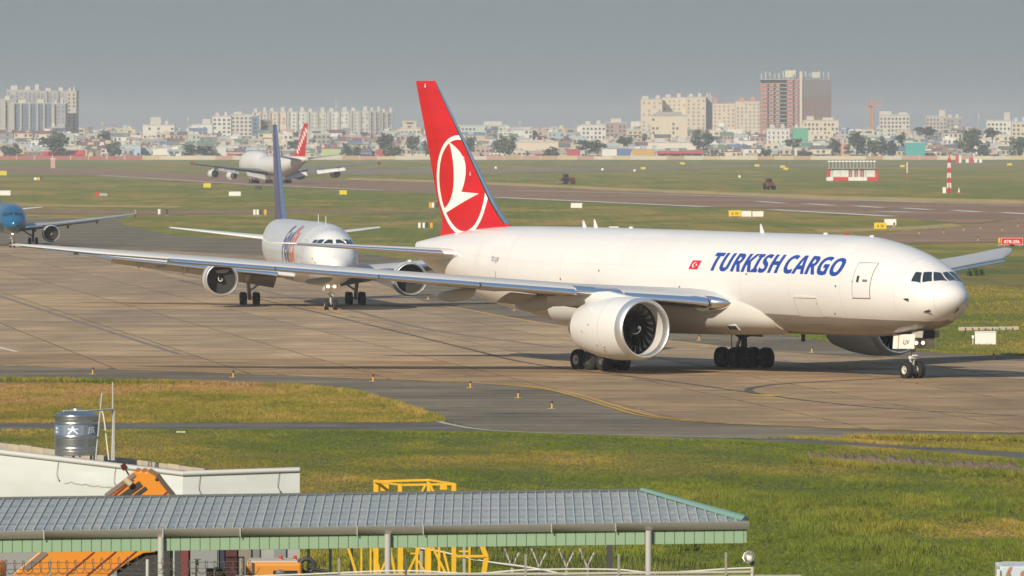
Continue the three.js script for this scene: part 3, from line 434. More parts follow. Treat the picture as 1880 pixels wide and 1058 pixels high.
{
  const J = main7, M = { ...jetM, cowl: jetM.white };
  const fus = part(J, 'fuselage', B7.geo(96, 130), skin7);
  // radome joint, doors, cockpit glazing
  const ph = (s, y) => B7.phi(s, y);
  const doorM = new THREE.MeshPhysicalMaterial({ color: lin(0.66, 0.655, 0.64), roughness: 0.4, clearcoat: 0.3 }), seam = std(0.16, 0.15, 0.14, 0.8);
  part(fus, 'door_surround', B7.patch([[7.98, ph(7.9, 4.86)], [6.32, ph(6.3, 4.86)], [6.32, ph(6.3, 7.04)], [7.98, ph(7.9, 7.04)]], 0.008, 8, 14), seam);
  part(fus, 'crew_door', B7.patch([[7.93, ph(7.9, 4.93)], [6.37, ph(6.3, 4.93)], [6.37, ph(6.3, 7.0)], [7.93, ph(7.9, 7.0)]], 0.018, 8, 14), doorM);
  part(fus, 'door_window', B7.patch([[7.62, ph(7.5, 5.85)], [7.40, ph(7.4, 5.85)], [7.40, ph(7.4, 6.25)], [7.62, ph(7.5, 6.25)]], 0.024, 3, 4), jetM.glass);
  part(fus, 'door_handle', B7.patch([[7.05, ph(7, 5.9)], [6.65, ph(6.7, 5.9)], [6.65, ph(6.7, 6.03)], [7.05, ph(7, 6.03)]], 0.05, 4, 3), seam);
  const hold = part(fus, 'hold_door', B7.patch([[14.2, ph(14, 3.2)], [11.7, ph(12, 3.2)], [11.7, ph(12, 4.82)], [14.2, ph(14, 4.82)]], 0.010, 10, 10), new THREE.MeshPhysicalMaterial({ map: canvas(256, 256, (c, W, H) => { c.fillStyle = '#d3d1cd'; c.fillRect(0, 0, W, H); c.fillStyle = '#918b82'; c.fillRect(0, 168, W, 88); c.strokeStyle = 'rgba(120,112,100,0.8)'; c.lineWidth = 3; c.strokeRect(2, 2, W - 4, H - 4); c.fillStyle = '#c98a2a'; c.fillRect(236, 40, 10, 14); }), roughness: 0.4, clearcoat: 0.3 }));
  part(hold, 'hinge', B7.patch([[14.1, ph(14, 4.84)], [11.8, ph(12, 4.84)], [11.8, ph(12, 4.93)], [14.1, ph(14, 4.93)]], 0.04, 10, 2), std(0.66, 0.63, 0.58, 0.5));
  for (const [s, y] of [[3.6, 4.9], [2.55, 4.15], [1.6, 3.75]]) { const a = B7.P(s, ph(s, y), 0.02), b = B7.P(s - 0.35, ph(s, y) , 0.14); part(fus, 'probe', [bar(a, b, 0.03, 6), bar(a, [b[0], b[1] + 0.1, b[2]], 0.03, 6)], jetM.dark); }
  COCKPIT7.map((w) => { const cs = w.reduce((a, p) => a + p[0] / 4, 0), cf = w.reduce((a, p) => a + p[1] / 4, 0); return w.map((p) => [cs + (p[0] - cs) * 1.05, cf + (p[1] - cf) * 1.05]); }).forEach((w) => { const m = part(fus, 'cockpit_window', B7.patch(w, 0.012, 6, 5), jetM.glass); });
  // roof aerials and lights
  for (const [s, h] of [[21.6, 0.52], [40.3, 0.5], [41.6, 0.42]]) part(fus, 'aerial', skin([[[-s, B7.T(s) - 0.05, -0.03], [-s, B7.T(s) - 0.05, 0.03], [-s - 0.45, B7.T(s) - 0.05, 0.03], [-s - 0.45, B7.T(s) - 0.05, -0.03]], [[-s - 0.35, B7.T(s) + h, -0.012], [-s - 0.35, B7.T(s) + h, 0.012], [-s - 0.5, B7.T(s) + h, 0.012], [-s - 0.5, B7.T(s) + h, -0.012]]], { cap1: true }), jetM.white);
  for (const s of [10.1, 12.8, 15.0, 36.5]) part(fus, 'roof_light', rbx(0.34, 0.14, 0.16, 0.05, -s, B7.T(s) + 0.03, 0), s === 12.8 ? std(0.45, 0.03, 0.03, 0.3) : jetM.white);
  part(fus, 'tail_cone', rbx(0.18, 0.62, 0.22, 0.06, -61.92, 7.3, 0), std(0.5, 0.49, 0.46, 0.5));
  // belly fairing
  { const rings = []; for (let i = 0; i <= 36; i++) { const t = i / 36, s = mix(17.6, 42.5, t), k = Math.pow(Math.sin(Math.PI * clamp(t < 0.5 ? t * 1.15 : 0.5 + (t - 0.5) * 0.98 + 0.0)), 0.55), r = []; for (let j = 0; j < 40; j++) { const a = j / 40 * 2 * Math.PI, w = 2.2 + 1.5 * k, h = 1.1 + 0.62 * k; r.push([-s, 3.72 + 0.28 * k - Math.sign(Math.cos(a)) * Math.pow(Math.abs(Math.cos(a)), 0.85) * h, Math.sign(Math.sin(a)) * Math.pow(Math.abs(Math.sin(a)), 0.75) * w]); } rings.push(r); }
    const f = part(J, 'belly_fairing', skin(rings, { cap0: true, cap1: true }), std(0.56, 0.54, 0.50, 0.42));
    part(f, 'intake_frame', bx(1.12, 0.46, 0.08, -21.2, 2.87, 2.66, 0, 0.8), jetM.white); part(f, 'air_intake', bx(0.94, 0.3, 0.08, -21.2, 2.855, 2.675, 0, 0.8), jetM.dark); }
  // wings
  const WS = [[2.2, 20.7, 13.9, 4.25, 0.125, 0.02], [3.4, 21.55, 12.9, 4.42, 0.122, 0.02], [9.6, 25.74, 8.9, 5.02, 0.108, 0.012], [20, 32.4, 7.0, 6.0, 0.096, -0.015], [27, 36.9, 5.6, 6.66, 0.10, -0.03], [32.2, 40.3, 4.6, 7.14, 0.112, -0.045], [35.2, 43.6, 3.6, 7.45, 0.13, -0.04], [37.4, 46.2, 2.4, 7.76, 0.135, -0.03], [38.35, 47.6, 1.5, 7.9, 0.14, -0.02]];
  const WS0 = WS;
  for (const side of [1, -1]) {
    const WS = side > 0 ? WS0 : WS0.map((q) => [q[0], q[1], q[2], q[3] - 0.75 * (q[0] / 38) ** 2, q[4] * 0.68, q[5] + 0.012]);
    const w = part(J, 'wing', wingGeo(WS, side), jetM.wingGrey, side > 0 ? 'near wing with grey upper skin' : 'far wing seen past the nose');
    for (const [a, b] of [[4.1, 8.3], [10.9, 15.9], [15.96, 21.2], [21.26, 26.6], [26.66, 32.1]]) part(w, 'slat', slatGeo(WS, side, a, b, 0.19, 0.3, 0.17), jetM.polished);
    part(w, 'slat_cover', [slatGeo(WS, side, 8.4, 9.6, 0.10, 0.12, 0.05, 3), slatGeo(WS, side, 9.62, 10.8, 0.10, 0.1, 0.04, 3)], jetM.polished);
    part(w, 'root_strake', (() => { const rings = []; for (let i = 0; i <= 10; i++) { const t = i / 10, z = mix(4.05, 2.7, t), k = Math.sqrt(1 - t * t * 0.98), s = mix(22.0, 20.6, t) - 0.35, r = []; for (let j = 0; j < 20; j++) { const a = j / 20 * 2 * Math.PI; r.push([-(s + 0.9 - Math.cos(a) * 1.1 * k), 4.38 + Math.sin(a) * 0.52 * k, side * z]); } rings.push(r); } if (side < 0) rings.forEach((r) => r.reverse()); return skin(rings, { cap0: true }); })(), jetM.polished);
    part(w, 'flap', flapGeo(WS, side, 3.6, 9.0, 0.76, 0.3, 0.12, 0.15), jetM.under); part(w, 'flap', flapGeo(WS, side, 11.0, 23.5, 0.76, 0.12, 0.02, 0.05), jetM.under); part(w, 'flaperon', flapGeo(WS, side, 9.15, 10.9, 0.78, 0.2, 0.2, 0.3), jetM.under);
    for (const [z, L, d] of [[5.2, 5.2, 1.0], [9.4, 4.9, 1.0], [14.0, 4.4, 0.8], [21.9, 3.2, 0.42], [27.6, 1.6, 0.22], [31.0, 1.3, 0.18]]) { const q = secAt(WS, z); part(w, 'flap_track_fairing', podGeo(q[1] + q[2] * 0.55, q[1] + q[2] * 0.55 + L, q[3] - 0.32, d, d * 0.62, side * z), std(0.52, 0.52, 0.50, 0.5)); }
    part(w, 'navigation_light', rbx(0.5, 0.12, 0.1, 0.04, -44.6, 7.42, side * 36.15), jetM.glass);
    // engine and pylon
    const e = nacelle(J, { s: 20.55, y: 2.86, z: side * 9.61, R: 1.97, r: 1.6, len: 6.2, rEnd: 1.5, fan: 1.35, blades: 22, sweep: 0.5, phase: 0.4, label: side > 0 ? 'near engine in white cowling' : 'far engine half hidden by the fuselage' }, M);
    part(e, 'cowl_seam', [alongX(lathe([[1.972, 2.45], [1.982, 2.46], [1.972, 2.47]], 72)).translate(-20.55, 2.86, side * 9.61)], std(0.4, 0.38, 0.35, 0.7));
    for (const [a, f] of [[2.2, -0.62], [2.9, -0.55], [2.35, -0.75], [4.2, -0.1], [3.5, 0.12]]) part(e, 'latch', [bx(0.07, 0.05, 0.02, 0, 0, 1.985)].map((g) => { g.rotateX(-f * side); if (side < 0) g.rotateX(Math.PI); g.translate(-20.55 - a, 2.86, side * 9.61); return g; }), jetM.dark);
    part(J, 'engine_pylon', skin([[0, 0.18], [0.25, 0.34], [0.55, 0.38], [0.8, 0.3], [1, 0.08]].map(([t, wd]) => { const s = mix(22.2, 31.5, t), top = t < 0.3 ? mix(4.86, 5.2, t / 0.3) : mix(5.2, 4.75, (t - 0.3) / 0.7), bot = mix(4.4, 4.05, t); return [[-s, bot, side * 9.61 - wd], [-s, top - 0.08, side * 9.61 - wd], [-s, top, side * 9.61], [-s, top - 0.08, side * 9.61 + wd], [-s, bot, side * 9.61 + wd]]; }), { cap0: true, cap1: true }), jetM.white);
    // stabiliser
    const SS = [[0.4, 52.3, 7.6, 6.9, 0.10], [2.2, 53.6, 6.6, 7.02, 0.10], [10.3, 60.4, 2.5, 7.66, 0.09], [10.8, 61.0, 2.0, 7.7, 0.07]];
    const st = part(J, 'stabiliser', wingGeo(SS, side), jetM.white); part(st, 'leading_edge', slatGeo(SS, side, 2.9, 10.3, 0.07, 0.015, -0.004), jetM.polished);
    part(st, 'root_fairing', (() => { const rings = []; for (let i = 0; i <= 12; i++) { const t = i / 12, k = Math.sqrt(Math.max(0.002, 1 - (1 - Math.min(1, t * 1.5)) ** 2)) * (t > 0.7 ? 1 - (t - 0.7) * 1.6 : 1), r = []; for (let j = 0; j < 16; j++) { const a = j / 16 * 6.2832; r.push([-mix(53.0, 60.2, t), 7.0 + Math.sin(a) * 0.42 * k, side * (2.0 * (1 - t * 0.35) + Math.cos(a) * 0.75 * k)]); } rings.push(r); } return skin(rings, { cap0: true, cap1: true }); })(), jetM.white);
  }
  // fin
  const FS = [[8.0, 50.2, 9.0, 0.085], [9.0, 50.7, 8.15, 0.085], [9.6, 51.6, 7.35, 0.085], [10.4, 52.5, 6.9, 0.085], [14.5, 56.15, 4.6, 0.085], [18.2, 59.5, 2.55, 0.085], [18.4, 59.72, 2.36, 0.05]];
  const fin = part(J, 'tail_fin', finGeo(FS, fin7), fin7M); 
  part(fin, 'fin_leading_edge', skin(FS.slice(1, 6).map((q) => foil(q[3], 0, 14).filter((p) => p[0] <= 0.075).map((p) => [-(q[1] - 0.02 + p[0] * q[2]), q[0], -p[1] * 1.06 * q[2] * (p[1] < 0 ? 1.667 : 1)])), {}), jetM.polished);
  for (const [s, y] of [[55.9, 13.2], [55.1, 12.2], [60.6, 18.0]]) part(fin, 'fin_fitting', [bx(0.18, 0.05, 0.06, -s, y, 0.22), bx(0.05, 0.2, 0.06, -s, y + 0.1, 0.22)], jetM.white);
  // nose gear
  const ng = part(J, 'nose_gear', [bar([-5.55, 2.9, 0], [-5.85, 0.6, 0], 0.12, 14), bar([-5.85, 1.5, 0], [-6.9, 2.7, 0], 0.06, 8), bar([-5.88, 0.535, -0.62], [-5.88, 0.535, 0.62], 0.09, 10), bar([-5.75, 1.7, 0], [-6.12, 1.25, 0], 0.06, 8), bar([-6.12, 1.25, 0], [-5.95, 0.72, 0], 0.06, 8)], jetM.strut);
  part(ng, 'oleo', [bar([-5.73, 1.45, 0], [-5.85, 0.6, 0], 0.085, 12)], jetM.chrome); part(ng, 'steering_unit', [rbx(0.5, 0.3, 0.34, 0.06, -5.45, 1.52, 0), rbx(0.22, 0.2, 0.7, 0.05, -5.72, 1.3, 0)], jetM.white); part(ng, 'hydraulic_lines', [tube([[-5.6, 2.4, 0.1], [-5.5, 1.9, 0.16], [-5.6, 1.4, 0.14], [-5.75, 0.95, 0.12]], 0.025), tube([[-5.7, 2.4, -0.1], [-5.95, 1.8, -0.12], [-5.95, 1.2, -0.14], [-5.8, 0.8, -0.1]], 0.022)], jetM.dark);
  wheels(ng, [[5.88, 0.44], [5.88, -0.44]], 0.545, 0.42, M);
  const lamp = new THREE.MeshStandardMaterial({ color: lin(0.9, 0.88, 0.8), emissive: lin(1, 0.85, 0.6), emissiveIntensity: 2.2, roughness: 0.3 });
  for (const [x, y, z] of [[-5.2, 2.2, 0.2], [-5.2, 2.2, -0.3]]) { const h = part(ng, 'taxi_light', new THREE.SphereGeometry(0.11, 14, 10).translate(x, y, z), lamp); }
  const gearDoor = canvas(256, 128, (c, W, H) => { c.fillStyle = '#e2ded5'; c.fillRect(0, 0, W, H); c.fillStyle = '#a8202a'; c.fillRect(62, 0, 7, H); c.fillStyle = '#3a3c44'; c.font = 'bold 52px sans-serif'; c.save(); c.transform(1, 0, -0.18, 1, 0, 0); c.fillText('LJV', 132, 88); c.restore(); });
  const doorG = (z, m, lab) => { const g = new THREE.BoxGeometry(2.2, 0.88, 0.05); g.rotateX(z > 0 ? -0.10 : 0.10); g.rotateZ(0.02); g.translate(-5.75, 2.28, z); return part(J, 'nose_gear_door', g, m, lab); };
  doorG(0.72, new THREE.MeshStandardMaterial({ map: gearDoor, roughness: 0.5 }), 'nose gear door with registration letters'); doorG(-0.72, std(0.45, 0.44, 0.42, 0.5));
  part(J, 'nose_gear_bay', bx(2.6, 0.5, 1.2, -5.7, 2.72, 0), jetM.black);
  for (const z of [0.62, -0.62]) part(J, 'forward_gear_door', [bx(1.1, 0.42, 0.05, -4.5, 2.74, z, 0, z > 0 ? -0.15 : 0.15)], std(0.4, 0.38, 0.35, 0.5));
  // main gear
  for (const side of [1, -1]) {
    const z = side * 5.49, s = 31.77, g = part(J, 'main_gear', [bar([-s, 4.2, z], [-s, 0.72, z], 0.2, 16), sbar([-s + 1.62, 0.68, z], [-s - 1.62, 0.68, z], 0.26, 0.3), bar([-s, 1.4, z], [-s + 1.7, 3.6, side * 4.3], 0.09, 8), bar([-s, 1.7, z], [-s, 3.5, side * 3.0], 0.1, 8), bar([-s, 1.2, z], [-s - 0.9, 0.85, z], 0.08, 8), bar([-s - 0.1, 2.3, z], [-s - 0.75, 1.3, z], 0.06, 8), rbx(0.6, 0.7, 0.6, 0.1, -s, 2.3, z)], jetM.darkStrut, side > 0 ? 'near six-wheel main gear behind the engine' : 'far six-wheel main gear in the shade');
    part(g, 'hydraulic_lines', [tube([[-s - 0.2, 2.6, z + 0.2], [-s - 0.9, 2.2, z + 0.25], [-s - 1.3, 1.7, z + 0.1], [-s - 1.3, 1.0, z]], 0.03, 20), tube([[-s - 0.2, 2.1, z], [-s - 0.8, 1.9, z - 0.2], [-s - 1.1, 1.5, z - 0.2], [-s - 1.0, 0.9, z]], 0.025, 20)], jetM.dark);
    part(g, 'axle', [-1.45, 0, 1.45].map((d) => bar([-s + d, 0.655, z - 0.9], [-s + d, 0.655, z + 0.9], 0.1, 10)), jetM.darkStrut);
    part(g, 'gear_door', [bx(1.7, 1.35, 0.06, -s + 0.25, 2.65, side * 6.1, 0, side * -0.12)], jetM.under);
    const list = []; for (const d of [-1.45, 0, 1.45]) for (const o of [-0.7, 0.7]) list.push([s + d, z + o]);
    wheels(g, list, 0.665, 0.52, { ...M, rim: jetM.darkRim }); if (side > 0) g.children.filter((c) => c.name === 'wheel_rim').forEach((c) => { if (c.position.x < -33 && c.position.z > 6) c.material = jetM.rim; });  // main gear rims in a darker tone, the outer rear one pale
  }
  part(J, 'drain_mast', bx(0.35, 0.45, 0.06, -17.4, 2.25, 0), jetM.dark);
}
// ---------- the other jets ----------
function farJet(c) {
  const J = thing('passenger_jet', c.label, 'airplane', [c.x, 0, c.z], c.turn); if (c.name) J.name = numbered(c.name);
  const Bd = body(c.body), M = { ...jetM, cowl: c.cowl || jetM.white, fan: std(0.03, 0.028, 0.026, 0.9), duct: std(0.16, 0.155, 0.15, 0.7) };
  const fus = part(J, 'fuselage', Bd.geo(56, 80), c.skin(Bd));
  for (const w of (typeof c.windows === 'function' ? c.windows(Bd) : c.windows) || []) part(fus, 'cockpit_window', Bd.patch(w, 0.02, 4, 4), jetM.glass);
  for (const a of c.aerials || []) part(fus, 'aerial', bx(0.16, 0.7, 0.04, -a, Bd.T(a) + 0.3, 0), jetM.white);
  for (const side of [1, -1]) {
    const w = part(J, 'wing', wingGeo(c.wing, side, 0, 1, 10), c.wingMat || jetM.wingGrey);
    for (const [a, b] of c.slats) part(w, 'slat', slatGeo(c.wing, side, a, b, 0.13, 0.18, 0.14, 4), jetM.polished);
    for (const [a, b, ang, aft] of c.flaps) part(w, 'flap', flapGeo(c.wing, side, a, b, 0.74, aft || 0.35, 0.28, ang, 3), c.flapMat || jetM.under);
    for (const [z, L, d] of c.pods) { const q = secAt(c.wing, z); part(w, 'flap_track_fairing', podGeo(q[1] + q[2] * 0.55, q[1] + q[2] * 0.55 + L, q[3] - 0.3, d, d * 0.6, side * z), jetM.under); }
    if (c.fence) { const q = c.wing[c.wing.length - 1]; part(w, 'wing_fence', skin([[-0.5, 0.9], [0, 0], [0.55, 1.0]].map(([h, d]) => [[-(q[1] + d), q[3] + h, side * q[0] - 0.04], [-(q[1] + d), q[3] + h, side * q[0] + 0.04], [-(q[1] + q[2] + d * 0.6), q[3] + h, side * q[0] + 0.04], [-(q[1] + q[2] + d * 0.6), q[3] + h, side * q[0] - 0.04]]), { cap0: true, cap1: true }), c.fenceMat || jetM.wingGrey); }
    for (const e of c.engines) {
      nacelle(J, { ...e, z: side * e.z }, M); const q = secAt(c.wing, e.z);
      part(J, 'engine_pylon', skin([[0, 0.12], [0.3, 0.24], [0.7, 0.24], [1, 0.05]].map(([t, wd]) => { const s = mix(e.s + 1.2, q[1] + q[2] * 0.6, t), top = mix(e.y + e.R + 0.15, q[3] - 0.1, clamp(t * 1.4)), bot = mix(e.y + e.R * 0.8, q[3] - 0.6, t); return [[-s, bot, side * e.z - wd], [-s, Math.max(top, bot + 0.1), side * e.z - wd], [-s, Math.max(top, bot + 0.1), side * e.z + wd], [-s, bot, side * e.z + wd]]; }), { cap0: true, cap1: true }), M.cowl);
    }
    part(J, 'stabiliser', wingGeo(c.stab, side, 0, 1, 8), c.stabMat || jetM.white);
    for (const g of c.mains) {
      const z = side * g.z, m = part(J, 'main_gear', [bar([-g.s, g.top, z * (g.lean || 1)], [-g.s, g.R, z], 0.17, 12), bar([-g.s, g.R * 2.2, z], [-g.s, g.top, side * g.brace], 0.09, 8), sbar([-g.s + g.ax, g.R, z], [-g.s - g.ax, g.R, z], 0.22)], g.mat || jetM.darkStrut); const l = []; for (const d of g.ax > 0.3 ? [-g.ax, g.ax] : [0]) for (const o of [-g.o, g.o]) l.push([g.s + d, z + o]); wheels(m, l, g.R, g.w, { ...M, rim: jetM.darkRim });
    }
  }
  { const g = c.nose, m = part(J, 'nose_gear', [bar([-g.s, g.top, 0], [-g.s, g.R, 0], 0.1, 10), bar([-g.s, g.top * 0.6, 0], [-g.s - 0.9, g.top, 0], 0.05, 6), rbx(0.3, 0.3, 0.55, 0.05, -g.s + 0.1, g.top * 0.62, 0)], jetM.strut); wheels(m, [[g.s, g.o], [g.s, -g.o]], g.R, g.w, M);
    for (const [y, z, r] of g.lights || []) part(m, 'taxi_light', new THREE.SphereGeometry(r, 12, 8).translate(-g.s + 0.35, y, z), new THREE.MeshStandardMaterial({ color: lin(1, 0.95, 0.85), emissive: lin(1, 0.82, 0.55), emissiveIntensity: g.glow }));
    for (const z of [-0.75, 0.75]) part(J, 'nose_gear_door', bx(1.5, 0.7, 0.05, -g.s + 0.4, g.top - 0.15, z * (g.doors || 1)), jetM.white); }
  const fin = part(J, 'tail_fin', finGeo(c.fin, c.finBox), c.finMat); if (c.finEdge) part(fin, 'fin_leading_edge', skin(c.fin.slice(0, -1).map((q) => foil(q[3], 0, 14).filter((p) => p[0] <= 0.09).map((p) => [-(q[1] - 0.02 + p[0] * q[2]), q[0], -p[1] * 1.08 * q[2] * (p[1] < 0 ? 1.667 : 1)])), {}), jetM.polished);
  return { J, Bd, fus };
}
const plainSkin = (r, g, b) => () => new THREE.MeshPhysicalMaterial({ color: lin(r, g, b), roughness: 0.35, clearcoat: 0.4, clearcoatRoughness: 0.15 });
{ // white and purple freighter following behind
  const fedBody = [[0, 3.75, 3.75, 0], [0.12, 4.12, 3.36, 0.45], [0.5, 4.45, 3.02, 0.9], [1, 4.72, 2.75, 1.25], [1.8, 5.3, 2.48, 1.65], [2.4, 5.92, 2.33, 1.85], [3.1, 6.4, 2.22, 2.05], [4.2, 6.78, 2.1, 2.25], [6, 7.0, 2.02, 2.42], [8.5, 7.3, 1.98, 2.51], [14, 7.4, 1.98, 2.515], [34, 7.42, 2.0, 2.515], [39, 7.42, 2.5, 2.4], [45, 7.4, 3.6, 1.8], [50, 7.2, 5.0, 0.95], [53.7, 6.75, 6.1, 0.2]];
  const fedSkin = (Bd) => new THREE.MeshPhysicalMaterial({ roughness: 0.34, clearcoat: 0.5, clearcoatRoughness: 0.12, map: canvas(2048, 1024, (c, W, H) => {
    const X = (s) => W * (1 - s / Bd.L), Y = (f) => H * (1 - f / (2 * Math.PI)), PM = W / Bd.L; c.fillStyle = '#d8d8d6'; c.fillRect(0, 0, W, H);
    for (let i = 0; i < 120; i++) { c.fillStyle = hash2(i, 21) > 0.5 ? 'rgba(255,252,245,0.08)' : 'rgba(150,130,100,0.07)'; c.fillRect(hash2(i, 22) * W, hash2(i, 23) * H, 30 + 120 * hash2(i, 24), 8 + 30 * hash2(i, 25)); }
    c.strokeStyle = 'rgba(110,105,95,0.35)'; c.lineWidth = 1; for (const s of [1.7, 4.2, 8, 12, 17, 24, 31, 37, 43]) { c.beginPath(); c.moveTo(X(s), 0); c.lineTo(X(s), H); c.stroke(); }
    for (const m of [0, 1]) { c.save(); c.font = 'bold 100px sans-serif'; const w = c.measureText('FedEx').width, f0 = 1.35, f1 = 2.55, sA = 21.5, sB = 11.2; if (m) { c.translate(X(sB), Y(6.2832 - f0)); c.scale(-(X(sB) - X(sA)) / w, -(Y(f0) - Y(f1)) / 73); } else { c.translate(X(sA), Y(f0)); c.scale((X(sB) - X(sA)) / w, (Y(f0) - Y(f1)) / 73); } c.lineWidth = 7; c.fillStyle = c.strokeStyle = '#3b2e6e'; c.strokeText('Fed', 0, 0); c.fillText('Fed', 0, 0); const w1 = c.measureText('Fed').width; c.fillStyle = c.strokeStyle = '#e2571e'; c.strokeText('Ex', w1, 0); c.fillText('Ex', w1, 0); c.restore(); }
    c.fillStyle = '#46464a'; for (const [s, f] of [[3.4, 1.2], [3.6, 1.0], [3.9, 0.85], [2.6, 1.75], [2.0, 1.7], [2.2, 4.5], [2.8, 4.9], [3.2, 5.2]]) c.fillRect(X(s), Y(f), 6, 10);
    c.strokeStyle = '#6a665e'; c.lineWidth = 3; c.strokeRect(X(6.4), Y(2.2), 1.05 * PM, Y(1.35) - Y(2.2));
  }) });
  const fedWin = (Bd) => { const p = (s, y) => [s, Bd.phi(s, y)], R = [[p(3.75, 5.68), p(3.08, 5.66), p(3.2, 6.0), p(3.7, 6.0)], [p(2.98, 5.66), p(2.5, 5.64), p(2.74, 6.02), p(3.1, 6.01)], [p(2.42, 5.64), [2.18, 3.06], [2.52, 3.07], p(2.62, 6.03)]]; return [...R, ...R.map((w) => [1, 0, 3, 2].map((k) => [w[k][0], 2 * Math.PI - w[k][1]]))]; };
  const fin = [[7.0, 42.2, 9.2, 0.09], [8.2, 44.0, 7.8, 0.09], [15.7, 50.6, 3.2, 0.09], [15.85, 50.9, 2.8, 0.05]], fb = { s0: 41, s1: 55, y0: 6.8, y1: 16 };
  farJet({ name: 'freighter_jet', label: 'white freighter with purple tail taxiing behind the near wing, nose toward us', x: -14.72, z: -699.6, turn: -Math.atan2(0.9915, 0.13), body: fedBody, skin: fedSkin, windows: fedWin, aerials: [9, 15],
    wing: [[1.8, 17.2, 9.8, 2.75, 0.13, 0.02], [7.9, 21.4, 6.4, 3.35, 0.115, 0.01], [15, 26.2, 4.6, 4.1, 0.11, 0], [22.8, 31.6, 2.6, 4.95, 0.11, -0.01], [23.8, 32.8, 1.6, 5.05, 0.1, 0]], slats: [[3.2, 6.9], [8.8, 14], [14.05, 22.4]], flaps: [[2.6, 7.4, 0.35], [8.8, 16.5, 0.3]], pods: [[5, 3.6, 0.7], [10.4, 3.2, 0.6], [14.2, 2.7, 0.5]],
    engines: [{ s: 16.2, y: 2.45, z: 8.2, R: 1.50, r: 1.25, len: 4.6, rEnd: 1.05, fan: 1.15, phase: 2.2 }], stab: [[0.3, 44.6, 6.4, 5.45, 0.1], [9.5, 51.0, 2.3, 6.5, 0.09]],
    mains: [{ s: 27.86, z: 4.65, top: 3.2, lean: 1.06, R: 0.58, w: 0.45, ax: 0.71, o: 0.57, brace: 1.9, mat: jetM.strut }], nose: { s: 5.1, top: 2.2, R: 0.47, w: 0.35, o: 0.38, lights: [[2.05, 0.28, 0.15], [2.05, -0.28, 0.15]], glow: 3.2, doors: 0.9 },
    fin, finBox: fb, finEdge: true, finMat: new THREE.MeshPhysicalMaterial({ roughness: 0.35, clearcoat: 0.4, map: canvas(256, 256, (c, W, H) => { c.fillStyle = '#4a3b6c'; c.fillRect(0, 0, W, H); c.fillStyle = '#c2521f'; c.fillRect(40, 196, 60, 30); }) }) });
}
{ // teal narrow-body nosing in at the left edge
  const bd = [[0, 3.15, 3.15, 0], [0.1, 3.45, 2.85, 0.35], [0.45, 3.72, 2.58, 0.72], [1, 4.0, 2.35, 1.05], [1.7, 4.35, 2.16, 1.35], [2.4, 4.95, 2.02, 1.55], [3.4, 5.4, 1.92, 1.75], [5, 5.75, 1.84, 1.92], [7, 5.88, 1.8, 1.975], [30, 5.88, 1.8, 1.975], [36, 5.85, 2.5, 1.7], [41, 5.6, 3.6, 0.9], [44.3, 5.1, 4.4, 0.2]];
  const skinT = (Bd) => new THREE.MeshPhysicalMaterial({ roughness: 0.3, clearcoat: 0.6, clearcoatRoughness: 0.1, map: canvas(1024, 512, (c, W, H) => { c.fillStyle = '#0a5680'; c.fillRect(0, 0, W, H); c.fillStyle = '#6f7478'; c.fillRect(0, H * 0.9, W, H * 0.1); c.fillRect(0, 0, W, H * 0.1); c.fillStyle = 'rgba(12,90,130,0.5)'; c.fillRect(W * 0.96, 0, W * 0.04, H); for (let i = 0; i < 60; i++) { c.fillStyle = '#12222c'; const x = W * (0.86 - i * 0.0125); c.fillRect(x, H * 0.68, 4, 9); c.fillRect(x, H * 0.32 - 9, 4, 9); } c.fillStyle = '#c9a227'; c.font = 'bold 70px sans-serif'; }) });
  const R = [[[2.9, 2.0], [2.4, 2.1], [2.55, 2.4], [2.95, 2.35]], [[2.3, 2.12], [1.95, 2.42], [2.25, 2.65], [2.45, 2.42]], [[1.9, 2.47], [1.72, 3.05], [2.18, 3.09], [2.2, 2.7]]];
  farJet({ label: 'teal passenger jet coming head-on at the left edge', x: -66.2, z: -1105, turn: -Math.atan2(0.993, 0.118), body: bd, skin: skinT, windows: [...R, ...R.map((w) => [1, 0, 3, 2].map((k) => [w[k][0], 2 * Math.PI - w[k][1]]))], cowl: std(0.16, 0.19, 0.22, 0.4),
    wing: [[1.4, 15.2, 6.8, 2.55, 0.13], [6.4, 18.6, 3.9, 3.0, 0.12], [17.5, 24.2, 1.7, 4.25, 0.12], [18.0, 24.6, 1.5, 4.3, 0.1]], wingMat: std(0.32, 0.32, 0.31, 0.5), slats: [[2.4, 4.9], [6.6, 17.2]], flaps: [[2, 6, 0.2], [6.2, 13, 0.2]], pods: [[4, 2.6, 0.6], [8.6, 2.3, 0.6], [12.6, 2.0, 0.45]], fence: true,
    engines: [{ s: 13.4, y: 1.78, z: 5.75, R: 1.2, r: 0.98, len: 3.6, rEnd: 0.9, fan: 0.9 }], stab: [[0.3, 37.2, 4.2, 4.5, 0.1], [6.2, 40.8, 1.6, 5.1, 0.09]],
    mains: [{ s: 22, z: 3.8, top: 2.7, R: 0.58, w: 0.4, ax: 0.1, o: 0.46, brace: 1.4 }], nose: { s: 5.07, top: 2.1, R: 0.4, w: 0.24, o: 0.26, lights: [[1.95, 0, 0.17]], glow: 9, doors: 0.5 },
    fin: [[5.5, 36, 6, 0.09], [11.7, 41, 2.4, 0.09]], finBox: { s0: 35, s1: 45, y0: 5, y1: 12 }, finMat: std(0.02, 0.11, 0.2, 0.35) });
}
